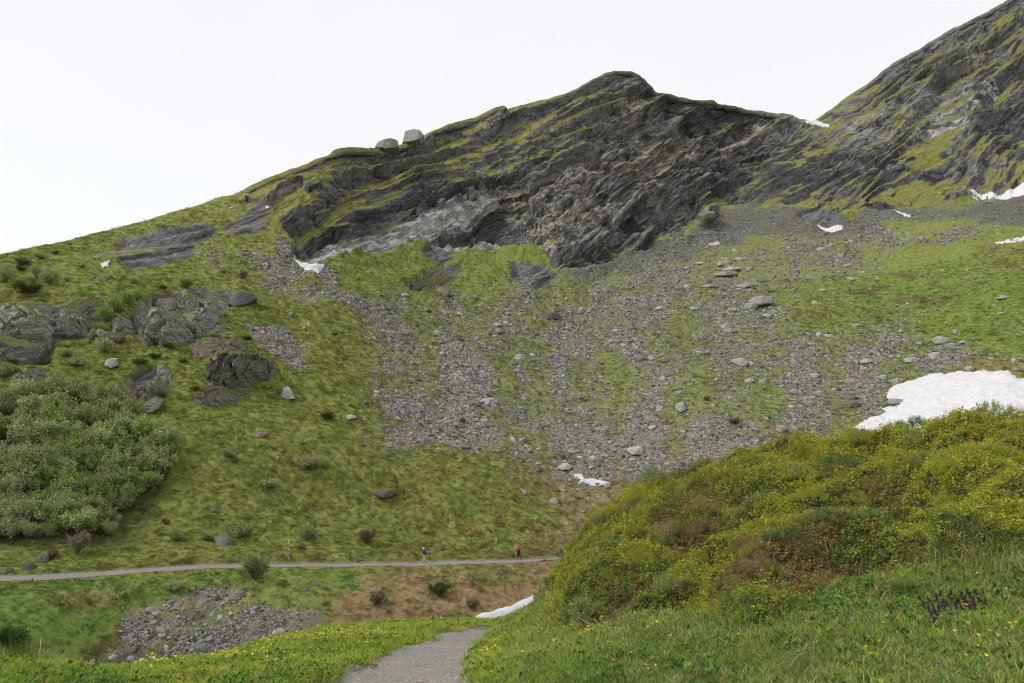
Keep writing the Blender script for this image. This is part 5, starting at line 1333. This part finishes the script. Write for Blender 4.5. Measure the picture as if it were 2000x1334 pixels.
for x, y in ((1837, 1320), (1056, 1222), (1038, 1236), (1065, 1276)):
    P, nn = NEARS.at(x, y + 6); flower(NEARS, P, nn, ME_BLU, "violet_flower", {1837: "single violet-blue flower near the bottom right", 1056: "violet flower highest in the grass right of the footpath", 1038: "violet flower beside the buttercups at the path bend", 1065: "violet flower lowest in the grass right of the footpath"}[x], "flower", "violet flowers", 1.0, .05)
# dark purple flower spikes
def spike():
    g = np.random.default_rng(9)
    c = np.stack([g.normal(0, .006, 60), g.normal(0, .006, 60), np.linspace(0, .065, 60)], 1)
    V, f, b = leafcloud(c, .016, 110, .005, .3, .7, .5, 9)
    return mesh_np("petals", V, f, np.repeat(b[:, None], 3, 1))
ME_SPK = spike(); ME_SPK.materials.append(M_pur)
for x, y in ((1815, 1192), (1818, 1206), (1823, 1216), (1838, 1204), (1840, 1188), (1820, 1182), (1832, 1178), (1845, 1180), (1853, 1168), (1858, 1172), (1864, 1178), (1875, 1165), (1880, 1172), (1888, 1158), (1892, 1164), (1898, 1170), (1906, 1158), (1910, 1166), (1918, 1172), (1885, 1180), (1892, 1184), (1938, 1145), (1942, 1155), (1826, 1198), (1833, 1212), (1812, 1200), (1846, 1196), (1850, 1186), (1868, 1188), (1872, 1176), (1884, 1170), (1896, 1178), (1902, 1186), (1860, 1164), (1838, 1170), (1826, 1226), (1878, 1190)):
    P, nn = NEARS.at(x, y + 12)
    e = empty("purple_flower", Vector(P) + Vector((0, 0, .05)), 0); e.rotation_euler = (R.uniform(-.5, .3), R.uniform(-.5, .5), R.uniform(0, 6.28)); e.scale = (R.uniform(.42, .62),) * 3
    tag(e, "pair of dark purple spikes standing apart at the right" if x > 1930 else "dark purple flower spike in the clump on the grassy slope", "flower", "dark purple flower spikes")
    for nm, m_ in (("petals", ME_SPK), ("stalk", ME_STALK)):
        o = bpy.data.objects.new(nm, m_); COL.objects.link(o); o.parent = e

# ---- single plants that stand out on the knoll
M_rh = bush_mat("rhododendron_leaves", (.21, .25, .08), .15); M_rh2 = bush_mat("dark_rhododendron_leaves", (.12, .165, .055), .12); M_br = bush_mat("heather_leaves", (.24, .165, .085), .2); M_yg = bush_mat("bilberry_leaves", (.29, .30, .045), .35)
M_lf = bush_mat("broad_green_leaf", (.085, .19, .03), .35); M_dry = bush_mat("straw_blades", (.34, .28, .17), .2); M_bare = plain("bare_grey_branch", (.26, .24, .215))
_db = {}
def dwarf(x, y, wpx, kind, lab, hk=.75):
    P, nn = NEARS.at(x, y); r = wpx * P[1] / F / 2
    if kind not in _db:
        pr = []
        for k in range(2):
            g = random.Random(1200 + k); puffs = []; st = []
            for q in range(42):
                a = g.uniform(0, 6.28); sp = g.uniform(0, 1) ** .6 * .92; h = (1.0 - .5 * sp * sp) * g.uniform(.7, 1.08)
                tip = np.array([math.cos(a) * sp, math.sin(a) * sp, h]); puffs += [tip, tip * .9, tip * .78 + (.04, 0, 0)]
                if q < 20: st.append(tube([(0, 0, -.1), tip * (.5, .5, .5) + (g.uniform(-.06, .06), g.uniform(-.06, .06), 0), tip * .95], .014, .005, 4))
            V, f, b = leafcloud(np.array(puffs), {'rh': .065, 'rd': .065, 'br': .05, 'yg': .055}[kind], 2600, .07, .8, .5, .38, 77 + k)
            m1 = mesh_np("foliage", V, f, np.repeat(b[:, None], 3, 1)); m1.materials.append({'rh': M_rh, 'rd': M_rh2, 'br': M_br, 'yg': M_yg}[kind])
            v2, f2 = join(st); m2 = mesh_np("stems", v2, f2); m2.materials.append(M_stem); pr.append((m1, m2))
        _db[kind] = pr
    nm, ct = {'rh': ("rhododendron_shrub", "shrub"), 'rd': ("rhododendron_shrub", "shrub"), 'br': ("heather_shrub", "shrub"), 'yg': ("bilberry_shrub", "shrub")}[kind]
    e = empty(nm, Vector(P) - Vector(nn) * .02, R.uniform(0, 6.28)); e.scale = (r, r, r * hk * R.uniform(.9, 1.1)); tag(e, lab, ct, "dwarf shrubs on the near knoll")
    for n_, m_ in zip(("foliage", "stems"), R.choice(_db[kind])):
        o = bpy.data.objects.new(n_, m_); COL.objects.link(o); o.parent = e
    return e
for a in ((1180, 1128, 84, 'rh', "olive rhododendron shrub near the left flank of the knoll"), (1148, 1228, 92, 'rh', "rhododendron shrub above the bare curved branches"), (1120, 1190, 60, 'rh', "small rhododendron shrub beside the stone pile"),
          (1205, 1062, 60, 'rd', "dark rhododendron shrub high on the left flank"), (1240, 1020, 60, 'br', "brownish heather tuft near the knoll's left crest"), (1120, 1100, 50, 'rd', "dark leafy shrub at the very left edge of the knoll"),
          (1255, 1130, 70, 'yg', "bright yellow-green bilberry clump left of centre"), (1250, 1165, 70, 'rd', "dark green shrub under the bright bilberry clump"), (1215, 1240, 60, 'br', "dark brown heather clump at the foot of the knoll"),
          (1355, 1200, 70, 'yg', "yellow bilberry clump at the lower left of the knoll"), (1405, 1232, 60, 'yg', "lowest yellow bilberry clump above the grass"), (1320, 1075, 80, 'br', "dark reddish heather cushion in the middle of the knoll"),
          (1380, 1060, 60, 'br', "purplish heather cushion right of the dark reddish one"), (1470, 1110, 90, 'br', "rusty-topped bilberry cushion in the centre of the knoll"), (1560, 1120, 90, 'rd', "dark shrub right of the rusty-topped cushion"),
          (1500, 1190, 90, 'br', "large dark brown cushion overhanging the grass"), (1590, 1060, 80, 'yg', "yellow-green bilberry cushion right of the centre"), (1700, 1070, 90, 'rh', "wide olive shrub above the leafy plant"), (1790, 1060, 80, 'rd', "dark shrub fringe above the tussock"),
          (1870, 1050, 80, 'yg', "yellow bilberry fringe above the purple flowers"), (1960, 1060, 90, 'yg', "yellow bilberry fringe at the right edge"), (1240, 1262, 56, 'rh', "small olive shrub standing out in the meadow grass"), (1290, 1268, 40, 'br', "small brown clump beside the olive shrub in the grass"),
          (1560, 1318, 90, 'rh', "straggly shrub with dead twigs at the bottom edge"), (1790, 838, 60, 'rd', "left shrub silhouetted against the snowfield"), (1755, 842, 50, 'rh', "low shrub left of the silhouetted pair"), (1815, 848, 34, 'rh', "small shrub in the notch before the snowfield"), (1880, 832, 66, 'yg', "right shrub silhouetted against the snowfield"),
          (1940, 822, 70, 'rh', "olive shrub on the crest right of the snow notch"), (1985, 818, 60, 'yg', "shrub on the crest at the right frame edge"), (1700, 858, 60, 'yg', "yellowish shrub on the crest at the snowfield's left end"), (1640, 868, 50, 'rh', "shrub on the crest left of the snowfield"),
          (1560, 880, 56, 'yg', "yellowish shrub on the crest over the scree"), (1460, 905, 60, 'rh', "olive shrub on the crest over the scree"), (1390, 930, 50, 'yg', "small shrub on the crest left of the olive one"), (1290, 965, 60, 'rh', "shrub on the crest above the left flank"),
          (1640, 960, 90, 'rd', "dark cushion on the upper middle of the knoll"), (1760, 960, 80, 'yg', "golden bilberry cushion on the upper right"), (1860, 960, 80, 'rh', "olive cushion on the upper right"), (1560, 950, 70, 'rh', "olive cushion on the upper middle")):
    dwarf(*a, hk=1.0)
g_ = random.Random(77); placed = []
KL = [(1120, 1100), (1160, 1050), (1260, 985), (1400, 925), (1560, 880), (1750, 850), (1990, 830), (1990, 1040), (1800, 1070), (1620, 1110), (1520, 1190), (1320, 1190), (1200, 1200), (1130, 1170)]
while len(placed) < 90:
    x, y = g_.uniform(1100, 2000), g_.uniform(830, 1210)
    if sdf(KL, np.array([x]), np.array([y]))[0] < 4 or any(math.hypot(x - a, (y - b) * 1.4) < 34 for a, b in placed): continue
    placed.append((x, y))
    jj = min(np.searchsorted(nxs, x), len(nxs) - 1); ii = min(np.searchsorted(-NY[:NPf, jj], -y), NPf - 1)
    kd = 'br' if (brn[ii, jj] > .4 and g_.random() < .35) else 'yg' if (yel[ii, jj] > .4 and g_.random() < .7) else g_.choice(('rh', 'yg', 'yg', 'rh', 'yg', 'rd'))
    dwarf(x, y, g_.uniform(44, 80), kd, {'br': "low reddish brown heather cushion in the heath covering the knoll", 'yg': "low yellow-green bilberry cushion in the heath covering the knoll", 'rh': "low olive shrub cushion in the heath covering the knoll", 'rd': "low dark green shrub cushion in the heath covering the knoll"}[kd], hk=1.0)
for pts_px, lab in (([(1150, 1222), (1165, 1240), (1180, 1248), (1205, 1246)], "lowest pale curved dead branch under the rhododendron"), ([(1140, 1205), (1160, 1222), (1178, 1232), (1200, 1236)], "middle pale curved dead branch under the rhododendron"),
                    ([(1128, 1190), (1150, 1205), (1175, 1212), (1190, 1200)], "uppermost pale curved dead branch under the rhododendron"), ([(1540, 1322), (1565, 1312), (1588, 1300), (1592, 1280)], "forked grey dead twig at the bottom edge")):
    L = []
    for k_, (x, y) in enumerate(pts_px):
        P, nn = NEARS.at(x, y + 4); L.append(np.array(P) + nn * (.10 + .05 * (k_ % 2)) + np.array([0, -.12, 0]))
    L = np.array(L); tq = np.linspace(0, 1, 10); Ls = np.stack([np.interp(tq, np.linspace(0, 1, len(L)), L[:, c_]) for c_ in range(3)], 1); Ls[1:-1] = (Ls[:-2] + Ls[2:] + 2 * Ls[1:-1]) / 4
    vv, ff = tube(Ls, .0055 * Ls[0][1] / 12, .0025 * Ls[0][1] / 12, 6)
    o = tag(link("dead_branch", mesh_np("dead_branch", vv, ff), M_bare), lab, "branch", "bare dead branches")
# broad-leaved green plant
def leafplant(x, y, lab, n=16, L=.13, s=1.0):
    P, nn = NEARS.at(x, y); e = empty("leafy_plant", Vector(P), 0); tag(e, lab, "plant", "broad-leaved green plants")
    g = random.Random(int(x))
    for k in range(n):
        a = g.uniform(0, 6.28); el = g.uniform(.5, 1.3); V = []; f = []; l = L * g.uniform(.7, 1.2) * s
        for q in range(6):
            t_ = q / 5; r_ = l * t_ * math.cos(el) * (1 + .3 * t_); z_ = l * (t_ * math.sin(el) - .35 * t_ * t_); w_2 = l * .16 * math.sin(math.pi * min(.98, t_ ** .7 * .93 + .06))
            c_ = np.array([math.cos(a) * r_, math.sin(a) * r_, z_]); sd3 = np.array([-math.sin(a), math.cos(a), 0]) * w_2
            V += [c_ - sd3 + (0, 0, w_2 * .3), c_, c_ + sd3 + (0, 0, w_2 * .3)]
        for q in range(5): f += [(3 * q, 3 * q + 1, 3 * q + 4, 3 * q + 3), (3 * q + 1, 3 * q + 2, 3 * q + 5, 3 * q + 4)]
        b_ = g.uniform(.75, 1.25)
        link("leaf", mesh_np("leaf", V, f, np.full((len(V), 3), b_), smooth=True), M_lf, e)
leafplant(1700, 1166, "bright green broad-leaved plant under the olive shrub", 22)
leafplant(1672, 1146, "taller green leaves left of the broad-leaved plant", 8)
# tussocks
for x, y, lab, s, h in ((1775, 1172, "round grass tussock with straw-coloured hanging blades", 1.0, .16), (1690, 1262, "dry straw tussock in the lower grass", .8, .14), (28, 1316, "large grassy tussock at the bottom left corner", 1.6, .2), (75, 1322, "smaller tussock beside the large corner one", 1.2, .18), (1445, 1185, "pale dry grass hanging among the dark heather", .7, .15), (1840, 1232, "straw-coloured tussock on bare earth below the purple spikes", .6, .12)):
    P, nn = NEARS.at(x, y); e = empty("grass_tussock", Vector(P), 0); e.scale = (s,) * 3; tag(e, lab, "tussock", "grass tussocks")
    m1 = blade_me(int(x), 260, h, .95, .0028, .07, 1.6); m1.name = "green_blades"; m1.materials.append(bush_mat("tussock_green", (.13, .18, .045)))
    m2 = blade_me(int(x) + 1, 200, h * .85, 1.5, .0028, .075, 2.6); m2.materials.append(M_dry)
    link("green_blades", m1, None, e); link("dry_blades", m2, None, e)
# long bent stalks
for x, y, lab in ((1548, 945, "long pale grass stalk leaning left on the upper knoll"), (1910, 890, "pale stalk sticking up right of the snow notch"), (1488, 1075, "upright pale stalk behind the rusty cushion"), (1190, 1140, "long bent stalk across the left flank"), (1440, 1100, "bent straw left of the rusty cushion"), (1540, 1200, "thin stalk against the dark brown cushion"), (175, 1340, "long pale stalk crossing the lower scree at the bottom left")):
    P, nn = NEARS.at(x, y); P = np.array(P); dx = R.choice((-1, 1)) * .12 * P[1] / 10
    vv, ff = tube([P, P + (dx * .3, 0, .16 * P[1] / 10 + .05), P + (dx, 0, .30 * P[1] / 10 + .08)], .0035 * P[1] / 10, .002 * P[1] / 10, 4)
    tag(link("dry_stalk", mesh_np("dry_stalk", vv, ff), M_dry), lab, "grass stalk", "long dry stalks")
# stone pile where the knoll meets the path
k = 0
for x, y, w, h, lab in ((1098, 1101, 16, 10, "topmost flat stone jutting from the knoll's left edge"), (1086, 1122, 18, 12, "dark stone second from the top of the left-edge pile"), (1092, 1138, 20, 14, "broad grey stone in the middle of the left-edge pile"), (1076, 1134, 12, 10, "small stone on the outer side of the left-edge pile"),
                        (1066, 1130, 10, 12, "isolated stone on the grass lip above the snow tongue"), (1100, 1128, 16, 12, "inner stone of the left-edge pile against the heath"), (1082, 1148, 16, 12, "dark pointed stone low in the left-edge pile"), (1072, 1158, 14, 10, "lower stone of the left-edge pile"), (1058, 1176, 14, 12, "pale pinkish stone below the pile in the grass"),
                        (1080, 1166, 12, 9, "small dark stone below the left-edge pile"), (1040, 1196, 14, 9, "lone grey stone in the meadow above the path bend"), (1104, 1112, 12, 9, "small stone tucked under the heath edge"), (1032, 1203, 9, 6, "small stone beside the lone grey one")):
    P, nn = NEARS.at(x, y); s = P[1] / F; rr = random.Random(k); pl = []
    for q in range(7):
        a = q / 7 * 6.28 + rr.uniform(-.3, .3); pl.append(((math.cos(a), rr.uniform(-.3, .3), math.sin(a) * 1.0), (w * abs(math.cos(a)) + h * abs(math.sin(a))) * .5 * s))
    pl += [((rr.uniform(-.3, .3), -1, .3), w * s * .5), ((0, 1, 0), w * s * .6)]
    V, f = planes_rock(pl, 3, 22, k, .05, (-.3, 0, 1), .4, .04, h * s)
    o = link("stone", mesh_np("stone", V, f), M_crag if k % 3 else M_slab); o.location = Vector(P) + Vector(nn) * .04
    tag(o, lab, "stone", "stones at the left edge of the knoll"); k += 1

# ================================================================== SIGNPOST AND WALKERS
M_wood = plain("weathered_wood", (.34, .315, .27)); M_white = plain("white_paint", (.75, .74, .72)); M_red = plain("red_paint", (.45, .10, .09)); M_dk = plain("dark_wood", (.13, .12, .11))
P, nn = FAR.at(563.5, 1094); e = empty("signpost", Vector(P), 0); tag(e, "thin wooden trail signpost with a small board, above the trail", "signpost")
s_ = P[1] / F
vv, ff = tube([(0, 0, -.2), (.01, 0, 1.0), (0, 0, 37 * s_)], .036, .030, 8); link("post", mesh_np("post", vv, ff), M_wood, e)
def boxm(name, c, sz_):
    c = np.array(c); h = np.array(sz_) / 2
    V = np.array([(a, b, d) for a in (-1, 1) for b in (-1, 1) for d in (-1, 1)]) * h + c
    return mesh_np(name, V, [(0, 1, 3, 2), (4, 6, 7, 5), (0, 4, 5, 1), (2, 3, 7, 6), (0, 2, 6, 4), (1, 5, 7, 3)])
link("sign_board", boxm("sign_board", (.0, -.07, 35 * s_), (.17, .03, .13)), M_white, e)
link("sign_board", boxm("sign_board", (-.02, -.075, 30.5 * s_), (.16, .03, .11)), M_white, e)
link("marker_band", boxm("marker_band", (-.03, -.072, 28.4 * s_), (.10, .03, .07)), M_red, e)
link("marker_band", boxm("marker_band", (.0, -.06, 18.2 * s_), (.085, .09, .12)), M_white, e)

def skin(name, verts, edges, radii, mat, parent=None, sub=1, root=0):
    me = bpy.data.meshes.new(name); me.from_pydata([tuple(v) for v in verts], edges, [])
    o = link(name, me, mat, parent)
    md = o.modifiers.new('skin', 'SKIN'); md.use_smooth_shade = True
    for k, v in enumerate(me.skin_vertices[0].data):
        r_ = radii[k]; v.radius = r_ if isinstance(r_, tuple) else (r_, r_); v.use_root = (k == root)
    ss = o.modifiers.new('sub', 'SUBSURF'); ss.levels = ss.render_levels = sub
    return o
M_skin = plain("skin", (.50, .30, .21), .6)
def walker(x, y, hpx, face, lab, top, legs, shoe, hat, hair, lean=.06, stride=.34, group=None, armf=.5, dy=0):
    """a person in mid-stride; face = -1 walks to the left of the picture"""
    P, nn = FAR.at(x, y); Ht = hpx * P[1] / F
    e = bpy.data.objects.new("person", None); COL.objects.link(e); e.location = Vector(P) + Vector((0, dy, .03)); e.scale = (Ht / 1.75,) * 3
    e.scale = (e.scale[0] * face * -1 if False else e.scale[0], e.scale[1], e.scale[2])
    tag(e, lab, "person", group)
    f = face                                      # forward is +x * f
    hip = .90
    j = dict(pel=(0, 0, hip), wst=(f * .01, 0, 1.05), chs=(f * (.02 + lean), 0, 1.27), nek=(f * (.04 + lean), 0, 1.46), jaw=(f * (.075 + lean), 0, 1.53), hed=(f * (.07 + lean), 0, 1.63), crn=(f * (.06 + lean), 0, 1.72),
             hl=(0, .09, .87), kl=(f * .14, .10, .50), al=(f * stride * .35, .10, .09), tl=(f * (stride * .35 + .17), .10, .03),
             hr=(0, -.09, .87), kr=(-f * .05, -.10, .47), ar=(-f * stride, -.10, .14), tr=(-f * (stride - .13), -.10, .03),
             sl=(f * (.03 + lean), .18, 1.40), el=(f * .0, .24, 1.14), wl=(f * .20, .22, .98 + .12 * armf),
             sr=(f * (.03 + lean), -.18, 1.40), er=(f * (.02), -.25, 1.13), wr=(f * (.22 + .1 * armf), -.20, 1.05 + .1 * armf))
    nm = list(j); V = [j[k] for k in nm]; ix = {k: n for n, k in enumerate(nm)}
    E = [('pel', 'wst'), ('wst', 'chs'), ('chs', 'nek'), ('nek', 'jaw'), ('jaw', 'hed'), ('hed', 'crn'), ('pel', 'hl'), ('hl', 'kl'), ('kl', 'al'), ('al', 'tl'), ('pel', 'hr'), ('hr', 'kr'), ('kr', 'ar'), ('ar', 'tr'),
         ('chs', 'sl'), ('sl', 'el'), ('el', 'wl'), ('chs', 'sr'), ('sr', 'er'), ('er', 'wr')]
    E = [(ix[a], ix[b]) for a, b in E]
    rd = dict(pel=.13, wst=.12, chs=(.13, .15), nek=.055, jaw=.075, hed=.095, crn=.07, hl=.085, kl=.055, al=.04, tl=.035, hr=.085, kr=.055, ar=.04, tr=.035, sl=.06, el=.042, wl=.026, sr=.06, er=.042, wr=.026)
    rads = [rd[k] for k in nm]
    for side in ('l', 'r'):                       # five fingers per hand, curled
        wv = np.array(j['w' + side]); pm = wv + np.array([f * .05, 0, -.03]); V.append(tuple(pm)); rads.append((.030, .018)); pi_ = len(V) - 1; E.append((ix['w' + side], pi_))
        for q in range(4):
            b0 = pm + np.array([f * .035, (q - 1.5) * .02, -.015]); ln = (.036, .042, .04, .03)[q]
            m1_ = b0 + np.array([f * ln * .7, 0, -ln * .6]); m2_ = m1_ + np.array([-f * .006, 0, -ln * .7])
            n0 = len(V); V += [tuple(b0), tuple(m1_), tuple(m2_)]; rads += [.010, .009, .008]; E += [(pi_, n0), (n0, n0 + 1), (n0 + 1, n0 + 2)]
        tb = pm + np.array([f * .0, .03 if side == 'r' else -.03, .0]); tb2 = tb + np.array([f * .03, 0, -.03]); n0 = len(V); V += [tuple(tb), tuple(tb2)]; rads += [.011, .009]; E += [(pi_, n0), (n0, n0 + 1)]
    V.append((f * (.165 + lean), 0, 1.60)); rads.append(.018); E.append((ix['hed'], len(V) - 1))      # nose
    skin("body", V, E, rads, M_skin, e, 1, ix['pel'])
    jk = ['wst', 'pel', 'chs', 'nek', 'sl', 'el', 'wl', 'sr', 'er', 'wr']
    JV = [j[k] for k in jk]; JV[1] = (0, 0, .88); JV[3] = (f * (.03 + lean), 0, 1.45)
    skin("jacket", JV, [(0, 1), (0, 2), (2, 3), (2, 4), (4, 5), (5, 6), (2, 7), (7, 8), (8, 9)], [.165, .165, (.165, .19), .075, .09, .066, .05, .09, .066, .05], top, e, 1)
    lk = ['pel', 'hl', 'kl', 'al', 'hr', 'kr', 'ar']
    skin("trousers", [j[k] for k in lk], [(0, 1), (1, 2), (2, 3), (0, 4), (4, 5), (5, 6)], [.15, .11, .078, .06, .11, .078, .06], legs, e, 1)
    for a, b in (('al', 'tl'), ('ar', 'tr')):
        A, B = np.array(j[a]), np.array(j[b]); skin("shoe", [tuple(A + (-f * .04, 0, -.05)), tuple((A + B) / 2 + (0, 0, -.03)), tuple(B + (f * .03, 0, -.0))], [(0, 1), (1, 2)], [.05, .05, .04], shoe, e, 1)
    hc = np.array(j['hed'])
    if hat is not None:
        skin("cap", [tuple(hc + (-f * .03, 0, .05)), tuple(hc + (0, 0, .11)), tuple(hc + (f * .08, 0, .07)), tuple(hc + (f * .16, 0, .045))], [(0, 1), (1, 2), (2, 3)], [.105, .10, .085, (.05, .02)], hat, e, 1, 1)
    if hair is not None:
        skin("hair", [tuple(hc + (-f * .05, 0, -.03)), tuple(hc + (-f * .05, 0, .05)), tuple(hc + (0, 0, .10))], [(0, 1), (1, 2)], [.085, .10, .095], hair, e, 1, 1)
    return e, j, Ht / 1.75
MJ = plain("dark_navy_cloth", (.035, .045, .07)); MBG = plain("beige_cloth", (.50, .44, .30)); MRD = plain("red_cloth", (.70, .045, .07)); MBK = plain("black_cloth", (.025, .027, .035)); MGY = plain("light_grey_cloth", (.45, .44, .45)); MGN = plain("olive_tan_cloth", (.34, .32, .20))
MSH = plain("shoe_leather", (.10, .08, .07)); MHT = plain("cream_cloth", (.75, .70, .55)); MHR = plain("grey_hair", (.35, .30, .27)); MBL = plain("blue_nylon", (.035, .22, .36)); MTL = plain("teal_nylon", (.06, .35, .40))
e1, j1_, k1 = walker(829.5, 1100.2, 29, -1, "walker in a cream cap, dark jacket and beige trousers, heading left", MJ, MBG, MSH, MHT, None, lean=.08, stride=.30)
def backpack(e, f, k):
    b = bpy.data.objects.new("backpack", None); COL.objects.link(b); b.location = e.location; b.scale = (k,) * 3
    tag(b, "blue rucksack on the back of the walker in the cream cap", "backpack")
    skin("sack", [(-f * .20, 0, .98), (-f * .20, 0, 1.15), (-f * .17, 0, 1.36), (-f * .14, 0, 1.46)], [(0, 1), (1, 2), (2, 3)], [(.12, .15), (.13, .16), (.12, .15), (.07, .10)], MBL, b, 1, 1)
    skin("front_pocket", [(-f * .31, 0, 1.0), (-f * .31, 0, 1.2)], [(0, 1)], [(.06, .11), (.05, .10)], MTL, b, 1)
    for sd4 in (-.12, .12): skin("strap", [(-f * .08, sd4, 1.45), (f * .12, sd4, 1.46), (f * .20, sd4, 1.30), (f * .12, sd4, 1.08), (-f * .10, sd4, 1.0)], [(0, 1), (1, 2), (2, 3), (3, 4)], [.025] * 5, MBL, b, 1)
backpack(e1, -1, k1)
e3, j3_, k3 = walker(1008.6, 1092.2, 28.5, -1, "walker in light grey top and tan trousers, half hidden by the one in red", MGY, MGN, MSH, None, MHR, lean=.05, stride=.12, dy=.55)
e2, j2_, k2 = walker(1013.2, 1093.2, 30, -1, "walker in a red jacket and black trousers, heading left", MRD, MBK, MBK, None, MHR, lean=.04, stride=.34, armf=1.2)
for (e_, j_, k_, lab) in ((e2, j2_, k2, "trekking pole in the hand of the walker in red"),):
    o = bpy.data.objects.new("trekking_pole", None); COL.objects.link(o); o.location = e_.location; o.scale = (k_,) * 3; tag(o, lab, "trekking pole")
    wv = np.array(j_['wr']); vv, ff = tube([wv + (-.07, 0, -.05), wv + (-.16, 0, -.55), (wv[0] - .26, wv[1], .0)], .014, .009, 6); link("shaft", mesh_np("shaft", vv, ff), MBK, o)
    vv, ff = tube([wv + (-.06, 0, .05), wv + (-.07, 0, -.06)], .022, .02, 6); link("grip", mesh_np("grip", vv, ff), MBK, o)
